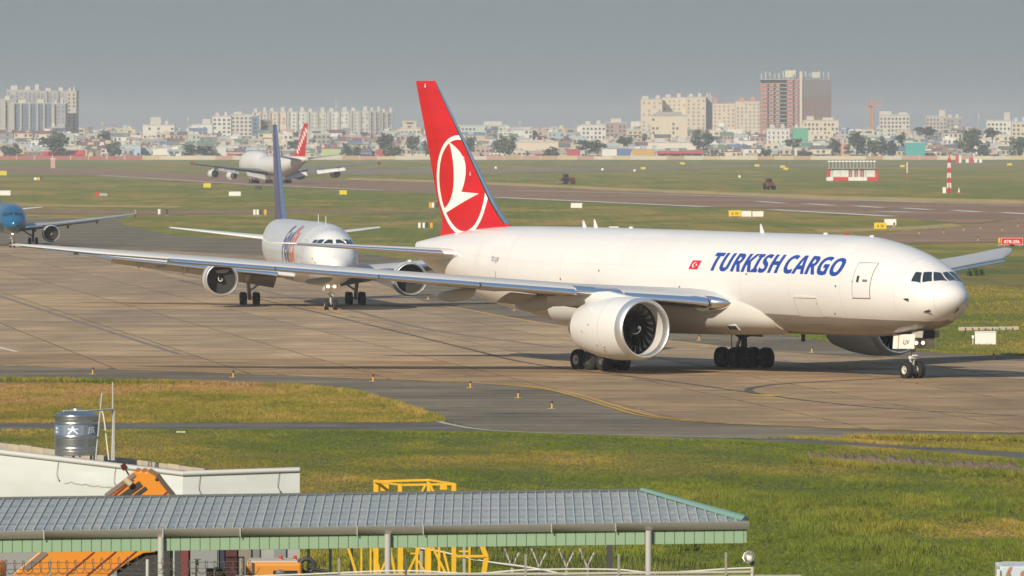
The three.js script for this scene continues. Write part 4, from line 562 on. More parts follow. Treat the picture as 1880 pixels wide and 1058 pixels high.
{ // four-engine freighter rolling away on the far runway
  const bd = [[0, 5.4, 5.4, 0], [0.3, 6.2, 4.7, 0.8], [1.2, 7.3, 4.0, 1.6], [2.6, 9.0, 3.4, 2.3], [4.5, 10.0, 2.9, 2.75], [8, 10.5, 2.6, 3.2], [14, 10.6, 2.5, 3.25], [20, 10.2, 2.5, 3.25], [26, 9.0, 2.5, 3.25], [44, 8.95, 2.5, 3.25], [50, 8.95, 3.2, 3.1], [58, 9.0, 4.9, 2.3], [64, 8.9, 6.4, 1.3], [68.5, 8.5, 7.5, 0.45]];
  const tail = { s0: 55, s1: 72, y0: 8, y1: 20 };
  farJet({ label: 'white four-engine cargo jet with red tail rolling away on the far runway', name: 'freighter_jet', x: -88.5, z: -2735, turn: Math.PI / 2 + 0.335, body: bd, skin: plainSkin(0.66, 0.65, 0.62), windows: [],
    wing: [[2.4, 19.5, 15.5, 3.7, 0.12], [12, 28, 9, 4.6, 0.1], [30.6, 43.2, 4.1, 6.4, 0.09], [31.8, 44.6, 3.0, 6.5, 0.08]], wingMat: std(0.16, 0.17, 0.18, 0.5), slats: [[5, 11], [13, 30]], flaps: [[3.4, 10.2, 0.6, 1.0], [13.4, 21.5, 0.6, 0.8]], flapMat: std(0.6, 0.6, 0.58, 0.5), pods: [[5.5, 5, 0.9], [9, 4.6, 0.8], [15, 4, 0.7], [19.5, 3.6, 0.6]], fence: true, fenceMat: std(0.5, 0.03, 0.04, 0.4),
    engines: [{ s: 22.5, y: 2.5, z: 11.7, R: 1.4, r: 1.15, len: 4.6, rEnd: 1.15, fan: 1 }, { s: 31.6, y: 3.1, z: 20.8, R: 1.4, r: 1.15, len: 4.6, rEnd: 1.15, fan: 1 }], stab: [[0.4, 57, 9, 7.6, 0.1], [11, 65, 2.8, 9.3, 0.09]], stabMat: std(0.3, 0.3, 0.3, 0.5),
    mains: [{ s: 31.2, z: 5.5, top: 3.4, R: 0.62, w: 0.5, ax: 0.75, o: 0.6, brace: 3.5 }, { s: 34.3, z: 1.9, top: 3, R: 0.62, w: 0.5, ax: 0.75, o: 0.6, brace: 1.2 }], nose: { s: 7.8, top: 2.9, R: 0.62, w: 0.45, o: 0.45, glow: 0 },
    fin: [[8.2, 53, 13, 0.09], [10, 56.5, 10.4, 0.09], [19.3, 65.5, 4.2, 0.09], [19.5, 66, 3.6, 0.05]], finBox: tail, finMat: new THREE.MeshPhysicalMaterial({ roughness: 0.35, map: canvas(256, 256, (c, W, H) => { c.fillStyle = '#c00f1c'; c.fillRect(0, 0, W, H); c.fillStyle = '#e6ddd8'; for (let i = 0; i < 7; i++) { c.beginPath(); c.ellipse(60 + i * 20, 60 + i * 24, 11, 22, 0.6, 0, 6.3); c.fill(); } }) }) });
}
// ---------- signs, lights, vehicles and huts on the airfield ----------
const yellowSign = std(0.62, 0.50, 0.02, 0.6), signWhite = std(0.72, 0.71, 0.67, 0.6), signDark = std(0.05, 0.055, 0.05, 0.7), signRed = std(0.55, 0.03, 0.03, 0.5), legM = std(0.35, 0.33, 0.28, 0.7), orangeM = std(0.62, 0.26, 0.03, 0.6), padM = std(0.3, 0.26, 0.2, 0.9), brightYellow = std(0.68, 0.36, 0.03, 0.6);
function sign(name, px0, px1, yt, yb, yg, mat, label, o = {}) {
  const c = (px0 + px1) / 2, [x, z] = G(c, yg), k = FOCAL / -z, w = (px1 - px0) / k, h = (yb - yt) / k, lift = Math.max(0.05, (yg - yb) / k), S = thing(name, label, o.cat || 'sign', [x, 0, z], o.turn || 0, o.group);
  const board = part(S, 'board', rbx(w, h, 0.28, 0.05, 0, lift + h / 2, 0), mat);
  if (o.map) part(board, 'sign_face', new THREE.PlaneGeometry(w * 0.97, h * 0.94).translate(0, lift + h / 2, 0.15), new THREE.MeshStandardMaterial({ map: o.map, roughness: 0.5 }));
  for (const s of [-0.35, 0.35]) part(S, 'leg', bx(0.1, lift + 0.1, 0.1, s * w, lift / 2 + 0.03, 0), legM);
  return S;
}
const lettering = (text, fg, bg, w = 256, h = 96, size = 62) => canvas(w, h, (c) => { c.fillStyle = bg; c.fillRect(0, 0, w, h); c.fillStyle = fg; c.font = `bold ${size}px sans-serif`; c.textAlign = 'center'; c.textBaseline = 'middle'; c.fillText(text, w / 2, h / 2 + 3); });
{ const s = sign('taxiway_sign', 1838, 1879, 436.5, 450.5, 453, signRed, 'red runway sign with white lettering past the far wing tip', { map: canvas(320, 112, (c) => { c.fillStyle = '#e8dcd8'; c.fillRect(0, 0, 320, 112); c.fillStyle = '#c4161c'; c.fillRect(5, 5, 310, 102); c.fillStyle = '#f3ece8'; c.font = 'bold 66px sans-serif'; c.textAlign = 'center'; c.textBaseline = 'middle'; c.fillText('07R-25L', 160, 60); }) }); }
sign('guard_light', 1833, 1837, 437, 446, 452, brightYellow, 'amber guard light box at the left end of the red sign', { cat: 'light' });
sign('taxiway_sign', 1338, 1361, 386.5, 397.5, 401, yellowSign, 'yellow taxiway sign with black lettering beside two white boards', { map: lettering('K  55', '#2a2410', '#d8b81e') });
sign('sign_board', 1361.5, 1380, 387.5, 398, 402, signWhite, 'blank white sign board next to the lettered yellow sign'); sign('sign_board', 1381.5, 1402, 388, 398, 402, signWhite, 'right-hand blank white board of the pair near the runway');
sign('taxiway_sign', 1605, 1628, 409, 420.5, 422, yellowSign, 'yellow taxiway sign with black lettering in front of a white board', { map: lettering('A  S4', '#2a2410', '#d8b81e') });
sign('sign_board', 1624, 1646, 402.5, 414, 419, signWhite, 'white board standing behind the lettered yellow sign'); sign('guard_light', 1640, 1644, 408, 415, 419, brightYellow, 'amber light box in front of the white board', { cat: 'light' });
for (const [a, b, t, l] of [[623, 637, 349.5, 'yellow sign back on the grass right of the far four-engine jet'], [373, 387, 336.5, 'yellow sign back on the grass below the left engines of the far jet'], [-4, 12, 314, 'yellow sign at the left edge near the far runway']]) sign('runway_sign', a, b, t, t + 8, t + 10, yellowSign, l);
for (const [a, b, t, h, l] of [[420, 442, 352, 8, 'low white board on the grass left of the purple tail'], [-6, 19, 350, 9, 'long white board on the grass above the teal jet'], [1048, 1069, 373, 9, 'white board on the grass right of the red tail fin'], [1118, 1136, 416, 4, 'small white board just above the white fuselage']]) sign('sign_board', a, b, t, t + h, t + h + 1.5, signWhite, l);
for (const [a, b, t, l] of [[468, 481, 341, 'dark box on the grass under the far jet'], [73, 76, 325, 'small dark box near the yellow sign by the runway']]) sign('junction_box', a, b, t, t + 7, t + 8, signDark, l, { cat: 'box' });
{ // groups of white, black and yellow light units seen edge on
  const lab = ['left of the purple tail', 'left of the red tail fin, lower of two', 'left of the red tail fin, upper of two', 'on the grass above the taxiing freighter wing'];
  [[475, 397, [['w', -8], ['w', -2], ['d', 3], ['y', 12]]], [786, 421, [['w', -16], ['w', -8], ['d', -3], ['y', 6]]], [797, 384, [['y', -7], ['w', -2], ['d', 6]]], [302, 396, [['w', -10], ['d', 4]]]].forEach(([px, py, l], i) => l.forEach(([c, d], j) => sign('light_unit', px + d - 2.3, px + d + 2.3, py - 12, py - 2.5, py, c === 'w' ? signWhite : c === 'd' ? signDark : brightYellow, (c === 'w' ? ['white', 'second white', 'third white'][j] || 'white' : c === 'd' ? 'dark' : 'amber') + ' light unit ' + lab[i], { cat: 'light' })));
}
sign('marker_cone', 175, 181, 353, 360, 361, signRed, 'red round marker on the grass between the teal jet and purple tail', { cat: 'marker' }); sign('sign_board', 182, 197, 355, 360, 361, std(0.35, 0.35, 0.33, 0.7), 'grey low board right of the red round marker');
sign('sign_board', 62, 67, 326, 331, 332, signWhite, 'tiny pale board left of the dark box'); sign('runway_sign', 68, 73, 326, 331, 332, yellowSign, 'tiny yellow sign between the pale board and the dark box');
for (const [px, py, l] of [[1253, 302, 'tiny yellow sign on the far grass below the red shop canopy'], [1181, 311, 'tiny yellow sign on the far grass left of centre'], [1437, 308, 'tiny yellow sign above the left tractor shed, upper one'], [1443, 312, 'tiny yellow sign beside the red and white shed, lower one'], [1657, 307, 'tiny yellow sign right of the red and white shed'], [1854, 304, 'tiny yellow sign near the right edge on far grass'], [1390, 306, 'tiny yellow sign far right of the cream slab block']]) sign('runway_sign', px - 4.5, px + 4.5, py - 4, py, py + 1, yellowSign, l);
for (const [px, py, l] of [[1106, 313, 'tiny white marker on the far grass'], [1165, 315, 'white marker pair far beyond the runway'], [910, 310, 'small white marker beside the fin edge'], [1358, 326, 'thin white marker on far grass']]) sign('field_marker', px - 2, px + 2, py - 4, py, py + 1, signWhite, l, { cat: 'marker' });
{ // white equipment cabinet, kerb wall and grass clump right of the nose
  const [x, z] = G(1809.5, 633), k = FOCAL / -z, S = thing('equipment_cabinet', 'white metal cabinet in the grass right of the nose', 'cabinet', [x, 0, z]);
  part(S, 'cabinet_body', rbx(38.5 / k, 23.5 / k, 0.7, 0.03, 0, 12 / k, 0), std(0.74, 0.73, 0.70, 0.45)); part(S, 'junction_box', [rbx(4 / k, 6 / k, 0.2, 0.02, -23 / k, 14 / k, 0), bar([-23 / k, 0, 0], [-23 / k, 12 / k, 0], 0.03)], signWhite); part(S, 'lid', bx(39.5 / k, 0.05, 0.78, 0, 24 / k, 0), signWhite);
  const [ax, az] = G(1760, 607), [bx2, bz] = G(1871, 606), kw = thing('kerb_wall', 'low broken concrete kerb behind the white cabinet', 'kerb', [ax, 0, az]); const n = 9;
  for (let i = 0; i < n; i++) { const t = (i + 0.5) / n, w = (bx2 - ax) / n; part(kw, 'kerb_stone', rbx(w * 0.97, 0.26 + 0.05 * hash2(i, 4), 0.3, 0.03, (bx2 - ax) * t, 0.12, (bz - az) * t), std(0.40 + 0.08 * hash2(i, 1), 0.37, 0.30, 0.95)); }
  for (const [px, py, sc, l] of [[1781, 505, 1, 'leafy weed clump in the grass, left of three past the nose'], [1791, 504, 1.25, 'leafy weed clump in the grass, middle of three past the nose'], [1802, 504, 1.05, 'leafy weed clump in the grass, right of three past the nose']]) {
    const [wx, wz] = G(px, py + 2), P = thing('weed_clump', l, 'plant', [wx, 0, wz]), lv = []; for (let i = 0; i < 46; i++) { const a = rnd() * 6.28, h = rr(0.25, 0.8) * sc, r = rr(0.1, 0.42); const g = new THREE.PlaneGeometry(0.09, h); g.rotateX(-rr(0, 0.5)); g.rotateY(a); g.translate(Math.cos(a) * r, h / 2, Math.sin(a) * r * 0.6); lv.push(g); } const f = part(P, 'leaves', lv, new THREE.MeshStandardMaterial({ color: lin(0.06, 0.09, 0.02), roughness: 0.9, side: THREE.DoubleSide })); f.userData.kind = 'stuff';
    part(P, 'stem', bar([0, 0, 0], [0.02, 0.4 * sc, 0], 0.03), std(0.12, 0.09, 0.04)); }
}
{ // taxiway edge lights: near, middle and far rows
  const proto = (h) => { const t = thing('edge_light', '', 'light'); part(t, 'base_plate', new THREE.CylinderGeometry(0.24, 0.26, 0.03, 16).translate(0, 0.03, 0), padM); part(t, 'post', [bar([0, 0.03, 0], [0, h * 0.6, 0], 0.05, 10), bar([0, h * 0.58, 0], [0, h * 0.66, 0], 0.07, 10)], brightYellow); part(t, 'lens', [lathe([[0.06, h * 0.66], [0.07, h * 0.82], [0.045, h * 0.98], [0.005, h]], 12)], std(0.03, 0.03, 0.09, 0.2)); return t; };
  const spots = [[170, 688.5, 'first from the left on the near shoulder'], [428, 694, 'second from the left on the near shoulder'], [685, 701.5, 'third from the left on the near shoulder'], [863.5, 713.5, 'above the grass tip, uppermost of three on the near curve'], [951.5, 732, 'middle of three on the near curve'], [1013.5, 751.5, 'nearest of three on the near curve'], [1284, 626, 'under the belly between engine and far wheels'], [1491, 648.5, 'between the far wheels and the nose wheel'], [1825, 661.5, 'on the far shoulder right of the nose wheel'], [786, 551, 'behind the near wing left of the near engine'], [944, 571, 'behind the engine against the grey shoulder']];
  let p0 = null; for (const [px, py, l] of spots) { const [x, z] = G(px, py), o = p0 ? dup(p0) : (p0 = proto(0.45)); o.position.set(x, 0.012, z); o.userData = { label: 'short orange edge light ' + l, category: 'light', group: 'edge lights along the taxiway' }; }
  const far = [[1632, 409, 'below the white board'], [1733, 429, 'left of three near the link taxiway'], [1770, 424, 'middle of three near the link taxiway'], [1796, 443, 'nearest left of the red sign'], [1688, 431, 'left end of the link taxiway row'], [1841, 425, 'above the red sign'], [1801, 421, 'right of three near the link taxiway'], [1870, 417, 'at the right edge above the red sign']];
  for (const [px, py, l] of far) { const [x, z] = G(px, py), o = dup(p0); o.scale.set(1.2, 1.4, 1.2); o.position.set(x, 0.04, z); o.userData = { label: 'small pale edge light ' + l, category: 'light', group: 'edge lights on the link taxiway' }; }
  const ground = [[340, 797, 'white slab']]; const [sx, sz] = G(332, 794.5); single('ground_plate', bx(0.45, 0.05, 0.5, sx, 0.03, sz), std(0.62, 0.6, 0.55, 0.8), 'white concrete cover plate by the service road', 'plate');
}
// ---------- tractors, aerial shed, lattice mast ----------
function tractor(px, py, label, turn) {
  const [x, z] = G(px, py), T = thing('tractor', label, 'tractor', [x, 0, z], turn), red = std(0.16, 0.035, 0.03, 0.5);
  part(T, 'hood', rbx(1.9, 0.9, 0.9, 0.12, 1.0, 1.3, 0), red); const cab = part(T, 'cab', [bx(1.3, 0.08, 1.3, -0.5, 2.55, 0), ...[[-1.1, -0.6], [-1.1, 0.6], [0.1, -0.6], [0.1, 0.6]].map(([a, b]) => bar([a, 1.2, b], [a, 2.55, b], 0.05))], red); part(cab, 'cab_glass', bx(1.15, 0.9, 1.15, -0.5, 2.05, 0), jetM.glass); part(T, 'mudguard', [bx(1.3, 0.12, 0.5, -0.7, 1.6, 0.85), bx(1.3, 0.12, 0.5, -0.7, 1.6, -0.85)], red); part(T, 'mower_deck', bx(1.4, 0.5, 2.2, -2.1, 0.5, 0), std(0.2, 0.17, 0.14, 0.7));
  for (const [a, b, r] of [[-0.7, 0.95, 0.8], [-0.7, -0.95, 0.8], [1.5, 0.75, 0.45], [1.5, -0.75, 0.45]]) part(T, 'wheel', tyre(r, 0.42, 20).translate(a, r, b), jetM.tyre); T.scale.setScalar(1.25); return T;
}
tractor(1042, 338, 'small dark tractor on the far grass right of the red tail', 0.3); tractor(1413, 348.5, 'red tractor with cab mowing left of the striped shed', -1.3);
{
  const [x, z] = G(1565, 332), k = FOCAL / -z, S = thing('aerial_shed', 'red and white striped navigation hut with row of white aerials on top', 'hut', [x, 0, z]), m = (p) => (p - 1565) / k;
  const base = part(S, 'base_wall', bx(94 / k, 6.5 / k, 8, 0, 3.3 / k, 0), signWhite); for (const [a, b, c] of [[1517, 1529, 'w'], [1529, 1557, 'r'], [1557, 1591, 'w'], [1591, 1612.5, 'r']]) part(base, 'painted_panel', bx((b - a) / k, 6.6 / k, 0.1, m((a + b) / 2), 3.4 / k, 4.08), c === 'r' ? signRed : signWhite);
  part(S, 'hut_body', bx(84 / k, 15 / k, 5, 0, 14 / k, -0.5), std(0.42, 0.45, 0.40, 0.7)); for (const [a, b] of [[1530, 1542], [1543, 1558], [1590, 1606]]) part(S, 'pale_panel', bx((b - a) / k, 13 / k, 0.1, m((a + b) / 2), 14 / k, 2.08), std(0.55, 0.58, 0.52, 0.6)); for (let i = 0; i < 9; i++) part(S, 'red_post', bx(1.4 / k, 14.5 / k, 0.3, m(1559 + i * 3.6), 14 / k, 2.2), i % 3 === 2 ? signWhite : std(0.42, 0.05, 0.06, 0.6));
  for (const s of [-1, 1]) part(S, 'end_post', [bx(4 / k, 15 / k, 3, s * 44.5 / k, 14 / k, 1)], signRed); part(S, 'deck', bx(88 / k, 1.4 / k, 6, 0, 23 / k, 0), std(0.3, 0.32, 0.3, 0.7));
  for (let i = 0; i < 14; i++) { const u = m(1523 + i * 6.4); part(S, 'aerial_stand', bar([u, 23.5 / k, 0], [u, 33 / k, 0], 0.16), std(0.4, 0.4, 0.36, 0.6)); part(S, 'aerial', new THREE.SphereGeometry(3.4 / k, 12, 8).scale(1, 0.62, 1).translate(u, 35 / k, 0), signWhite); }
}
function mast(px, py, h, r, label, bands) {
  const [x, z] = G(px, py), S = thing('lattice_mast', label, 'mast', [x, 0, z]); const n = 7;
  for (let i = 0; i < n; i++) { const y0 = h * i / n, y1 = h * (i + 1) / n, w0 = r * (1 - i / n * 0.5), w1 = r * (1 - (i + 1) / n * 0.5), l = []; for (let c = 0; c < 4; c++) { const a = c * Math.PI / 2 + 0.785, b = a + Math.PI / 2; l.push(bar([Math.cos(a) * w0, y0, Math.sin(a) * w0], [Math.cos(a) * w1, y1, Math.sin(a) * w1], 0.14, 5), bar([Math.cos(a) * w0, y0, Math.sin(a) * w0], [Math.cos(b) * w1, y1, Math.sin(b) * w1], 0.09, 5), bar([Math.cos(b) * w0, y0, Math.sin(b) * w0], [Math.cos(a) * w1, y1, Math.sin(a) * w1], 0.09, 5), bar([Math.cos(a) * w1, y1, Math.sin(a) * w1], [Math.cos(b) * w1, y1, Math.sin(b) * w1], 0.1, 5)); } part(S, 'mast_section', l, i % 2 ? signWhite : bands); }
  return S;
}
{ const m = mast(1743, 355, 9.4, 0.7, 'red and white lattice mast standing on the far grass', signRed); part(m, 'equipment_box', rbx(0.9, 1.6, 0.7, 0.05, -1.3, 0.8, 0), signWhite); part(m, 'top_spike', bar([0, 9.4, 0], [0, 10.5, 0], 0.12), signRed);
  const [x, z] = G(1761, 354), c = thing('traffic_cone', 'small red and white cone right of the lattice mast', 'cone', [x, 0, z]); part(c, 'cone_body', new THREE.ConeGeometry(0.35, 1.5, 14).translate(0, 0.8, 0), signWhite); part(c, 'cone_base', bx(1, 0.14, 1, 0, 0.07, 0), signRed);
  const [wx, wz] = G(1666, 330), w = thing('wind_pole', 'thin pale pole with red foot between hut and mast', 'pole', [wx, 0, wz]); part(w, 'pole_top', bar([0, 2.4, 0], [0, 6.2, 0], 0.22), signWhite); part(w, 'pole_foot', bar([0, 0, 0], [0, 2.5, 0], 0.16), signRed);
  const [hx, hz] = G(1770, 299), hb = thing('marker_block', 'red and white chequered blocks by the far boundary', 'block', [hx, 0, hz]); for (const [i, hh, mm] of [[-4, 5, 0], [-2.4, 4.4, 1], [2, 2.2, 1], [4.5, 3.2, 0], [7, 2.6, 1], [10, 2.2, 1]]) part(hb, 'block', bx(1.8, hh, 1.8, i, hh / 2, 0), mm ? signWhite : signRed);
  const [px, pz] = G(97, 309), pb = thing('marker_block', 'pale red post by the left end of the far boundary', 'block', [px, 0, pz]); part(pb, 'block', bx(2.2, 4.6, 2, 0, 2.3, 0), std(0.5, 0.3, 0.26, 0.7)); part(pb, 'cap', bx(2.5, 0.4, 2.3, 0, 4.7, 0), signWhite);
}
// ---------- the town beyond the airfield ----------
const cityM = {}; const cm = (r, g, b, ro = 0.85) => cityM[[r, g, b]] || (cityM[[r, g, b]] = std(r, g, b, ro));
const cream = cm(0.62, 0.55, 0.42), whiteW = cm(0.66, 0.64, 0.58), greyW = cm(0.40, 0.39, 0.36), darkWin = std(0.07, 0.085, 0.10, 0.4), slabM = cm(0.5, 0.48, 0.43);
// a block of flats: wall, roof edge, rows of windows with sills, taken as one part where too small to tell apart
function block(name, px0, px1, yTop, Z, d, wall, label, o = {}) {
  const w = (px1 - px0) / KZ(Z), h = YA(yTop, Z), x = XA((px0 + px1) / 2, Z), S = thing(name, label, o.cat || 'building', [x, 0, -Z - d / 2], o.turn || 0, o.group);
  part(S, 'wall', bx(w, h, d, 0, h / 2, 0), wall); const f = d / 2;
  if (o.roof !== false) part(S, 'roof', [bx(w + 0.6, 0.7, d + 0.6, 0, h + 0.35, 0), ...(o.tops || [[-0.25, 0.2, 2.6], [0.2, 0.16, 3.2]]).map(([u, ww, hh]) => bx(ww * w, hh, d * 0.4, u * w, h + 0.7 + hh / 2, 0))], o.roofMat || slabM);
  const fl = o.floor || 3.4, bay = o.bay || 3.6, nf = Math.max(1, Math.floor((h - 1) / fl)), nb = Math.max(1, Math.floor(w / bay)), win = [], ledge = [], bal = [];
  for (let i = 0; i < nf; i++) { const y = h - 1.2 - fl * (i + 0.5); if (y < 1) break; for (let j = 0; j < nb; j++) { if (hash2(i * 31 + j, Math.round(px0)) < (o.skip || 0.12)) continue; const u = -w / 2 + (j + 0.5) * w / nb; win.push(bx(w / nb * (o.ww || 0.5), fl * (o.wh || 0.52), 0.3, u, y, f + 0.02)); if (o.side) win.push(bx(0.3, fl * 0.5, d / 6, (o.side > 0 ? 1 : -1) * (w / 2 + 0.02), y, (j % 5 - 2) * d / 5.5)); } if (o.ledges) ledge.push(bx(w + 0.5, 0.3, 0.9, 0, y - fl * 0.42, f + 0.3)); }
  if (win.length) { const p = part(S, 'window', win, o.win || darkWin); p.userData.kind = 'stuff'; } if (ledge.length) { const p = part(S, 'ledge', ledge, o.ledgeMat || slabM); p.userData.kind = 'stuff'; }
  for (const [u, ww, hh, dd, m] of o.fins || []) part(S, 'facade_fin', bx(ww * w, h * hh, dd, u * w, h * hh / 2, f + dd / 2 - 0.2), m);
  return S;
}
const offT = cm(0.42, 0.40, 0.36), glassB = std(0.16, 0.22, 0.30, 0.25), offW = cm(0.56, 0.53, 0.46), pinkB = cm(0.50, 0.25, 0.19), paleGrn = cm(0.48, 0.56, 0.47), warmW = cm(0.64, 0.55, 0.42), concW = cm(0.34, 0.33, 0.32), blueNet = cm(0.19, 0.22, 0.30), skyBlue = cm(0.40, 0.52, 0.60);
block('apartment_tower', -30, 30, 184, 7400, 40, concW, 'grey high-rise slab cut off by the left edge', { fins: [[0.1, 0.14, 0.99, 3, offT], [-0.3, 0.12, 0.99, 3, offT]], win: glassB, ledges: true });
block('apartment_tower', 12, 74, 166, 7900, 40, offT, 'pale high-rise with wide openings behind the glass-fronted slab, left half', { win: glassB, ww: 0.6, tops: [[-0.3, 0.2, 4], [0.1, 0.15, 3], [0.38, 0.12, 5]], ledges: true }); block('apartment_tower', 74, 126, 168, 7900, 40, offT, 'pale high-rise behind the glass-fronted slab, right half with bay fronts', { win: glassB, fins: [[-0.3, 0.1, 1.01, 2, concW], [0.1, 0.1, 1.01, 2, concW]], ledges: true });
block('apartment_tower', 20, 96, 190, 7350, 36, glassB, 'blue-grey glass-fronted slab with white vertical piers', { fins: [[-0.48, 0.13, 1, 3, offT], [-0.26, 0.04, 1, 2, offT], [-0.05, 0.04, 1, 2, offT], [0.14, 0.04, 1, 2, offT], [0.3, 0.04, 1, 2, offT]], win: std(0.10, 0.14, 0.19, 0.3), ledges: true, ledgeMat: concW });
block('apartment_tower', 94, 120, 191, 7300, 36, concW, 'grey stepped wing beside the glass-fronted slab', { fins: [[0.2, 0.55, 0.62, 3, offT], [-0.35, 0.16, 1, 3, offT]], win: glassB }); block('apartment_tower', 122, 140, 168, 7350, 40, cm(0.5, 0.45, 0.37), 'narrow cream end tower with column of dark balconies', { side: 1, win: darkWin, ww: 0.35 });
[[463, 492, 207, offW, 'grey-white flats, first of the long row left of the red tail'], [492, 526, 206, warmW, 'cream flats, second of the long row left of the red tail'], [526, 562, 206, whiteW, 'white flats behind the small red tail'], [562, 600, 207, offW, 'pale flats with rooftop aerial, middle of the long row'], [600, 641, 206, whiteW, 'white many-windowed flats, fifth of the long row'], [641, 678, 205, offW, 'pale flats near the right end of the long row'], [678, 700, 205, concW, 'grey flats, second last of the long row'], [700, 722, 207, concW, 'grey end block of the long row']].forEach(([a, b, t, m, l], i) => block('apartment_block', a, b - 0.8, t, 7600 + (i % 3) * 60, 30, m, l, { win: i > 5 ? std(0.14, 0.14, 0.16, 0.5) : std(0.22, 0.22, 0.22, 0.5), ww: 0.45, fins: [[-0.4, 0.12, 1.01, 1.6, greyW], [0.05, 0.1, 1.01, 1.6, greyW]], tops: [[-0.3, 0.2, 3], [0.3, 0.2, 4]], group: 'long row of flats' }));
block('apartment_block', 390, 424, 214, 7000, 24, whiteW, 'white stepped block left of the long row, lower half'); block('apartment_block', 424, 463, 211, 7200, 24, offW, 'pale block with flat roof joining the long row', { tops: [[-0.2, 0.4, 2]] }); block('office_block', 462, 474, 214, 7050, 16, glassB, 'dark glass-faced slim block at the head of the long row');
block('office_block', 262, 320, 230, 6900, 22, whiteW, 'white low block with square tower on its roof', { tops: [[-0.1, 0.34, 6], [0.25, 0.1, 3]], skip: 0.7 }); block('office_block', 352, 390, 229, 6800, 20, whiteW, 'white low block left of the stepped block', { tops: [[0.2, 0.4, 4]], skip: 0.6 });
block('apartment_block', 1177, 1216, 183, 7300, 34, warmW, 'cream slab block with rows of small windows, left part', { bay: 4, win: std(0.32, 0.28, 0.24, 0.6), tops: [[-0.3, 0.3, 2.5], [0.3, 0.2, 3]], ww: 0.4 }); block('apartment_block', 1216, 1260, 180, 7330, 34, cream, 'cream slab block with rows of small windows, middle part', { bay: 4, win: std(0.32, 0.28, 0.24, 0.6), ww: 0.4 });
block('apartment_block', 1260, 1296, 179, 7300, 34, warmW, 'cream slab block with rows of small windows, right part', { bay: 4, win: std(0.30, 0.26, 0.22, 0.6), ww: 0.42 }); block('apartment_block', 1296, 1308, 178, 7310, 40, greyW, 'grey shaded end wall of the cream slab block', { skip: 1 });  // end wall: shade of the cream block put into its grey colour
block('apartment_block', 1309, 1350, 190, 7500, 34, warmW, 'cream block with brownish roof edge left of the brick tower, left part', { win: std(0.30, 0.26, 0.22, 0.6), roofMat: pinkB, tops: [[-0.4, 0.12, 5]], ww: 0.4 }); block('apartment_block', 1351, 1396, 186, 7450, 34, cream, 'cream block with brownish roof edge left of the brick tower, right part', { win: std(0.30, 0.26, 0.22, 0.6), roofMat: pinkB, ww: 0.4 });
{ // tower under construction: open floors of brick infill and netted bays
  const Z = 7200, k = KZ(Z), S = thing('construction_tower', 'unfinished brick tower with open floors and netting', 'building', [XA(1461, Z), 0, -Z - 16]), U = (p) => (p - 1461) / k, Ht = YA(146, Z), nf = 19, fl = 3.4, d = 30;
  for (let i = 0; i < nf; i++) { const y = Ht - i * fl; part(S, 'floor_slab', bx(U(1527) - U(1395), 0.5, d, 0, y, 0), slabM); for (const [a, b, m] of [[1396, 1409, pinkB], [1412, 1421, pinkB], [1424, 1432, i % 2 ? pinkB : concW], [1445, 1456, pinkB], [1459, 1466, pinkB]]) if (i > 0 || a > 1440) part(S, 'brick_infill', bx(U(b) - U(a), fl - 1.5, 1, U((a + b) / 2), y - fl / 2, d / 2 - 1.2), m); }
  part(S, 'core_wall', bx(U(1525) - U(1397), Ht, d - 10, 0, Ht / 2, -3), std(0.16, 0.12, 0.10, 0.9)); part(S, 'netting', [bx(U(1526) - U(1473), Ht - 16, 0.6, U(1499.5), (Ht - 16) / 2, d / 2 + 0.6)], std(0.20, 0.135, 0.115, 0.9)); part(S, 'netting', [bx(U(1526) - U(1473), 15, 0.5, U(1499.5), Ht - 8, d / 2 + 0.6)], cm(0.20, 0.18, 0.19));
  part(S, 'lift_shaft', bx(U(1473) - U(1468), Ht + 7, 3, U(1470.5), (Ht + 7) / 2, d / 2 + 1), cream); for (let i = 0; i < 16; i++) part(S, 'column', bx(0.9, 4 + 5 * hash2(i, 6), 0.9, U(1398 + i * 8.2), Ht + 3, d / 2 - 2 - (i % 3) * 6), slabM); part(S, 'stair_head', bx(9, 6, 8, U(1452), Ht + 5, 0), cream); part(S, 'stair_head', bx(8, 5, 8, U(1500), Ht + 4, 0), slabM);
  for (let j = 0; j < 12; j++) part(S, 'scaffold_pole', bar([U(1474 + j * 4.6), 0, d / 2 + 1.1], [U(1474 + j * 4.6), Ht + 2, d / 2 + 1.1], 0.25, 5), cm(0.22, 0.17, 0.15));
}
{ // tower crane
  const Z = 7600, k = KZ(Z), H0 = YA(196, Z), C = thing('tower_crane', 'orange tower crane right of the unfinished brick tower', 'crane', [XA(1601, Z), 0, -Z]), om = std(0.60, 0.22, 0.07, 0.6);
  const m = []; for (let y = 0; y < H0; y += 3) m.push(bar([-1.3, y, 0], [1.3, Math.min(H0, y + 3), 0], 0.3, 5), bar([1.3, y, 0], [-1.3, Math.min(H0, y + 3), 0], 0.3, 5)); for (const s of [-1.3, 1.3]) m.push(bar([s, 0, 0], [s, H0, 0], 0.5, 5)); part(C, 'mast', m, om);
  part(C, 'jib', [sbar([-3, H0, 0], [18 / k * 1.05, H0 + 1.5, 0], 1.0, 1.6), bar([0, H0 + 6, 0], [16 / k, H0 + 2, 0], 0.25)], om); part(C, 'tower_head', [bar([-1.2, H0, 0], [0, H0 + 8, 0], 0.5), bar([1.2, H0, 0], [0, H0 + 8, 0], 0.5)], om); part(C, 'counter_jib', [sbar([0, H0, 0], [-5, H0 + 0.5, 0], 1.0, 1.6), bx(2, 2.6, 2, -4.6, H0 - 0.8, 0)], om);
}
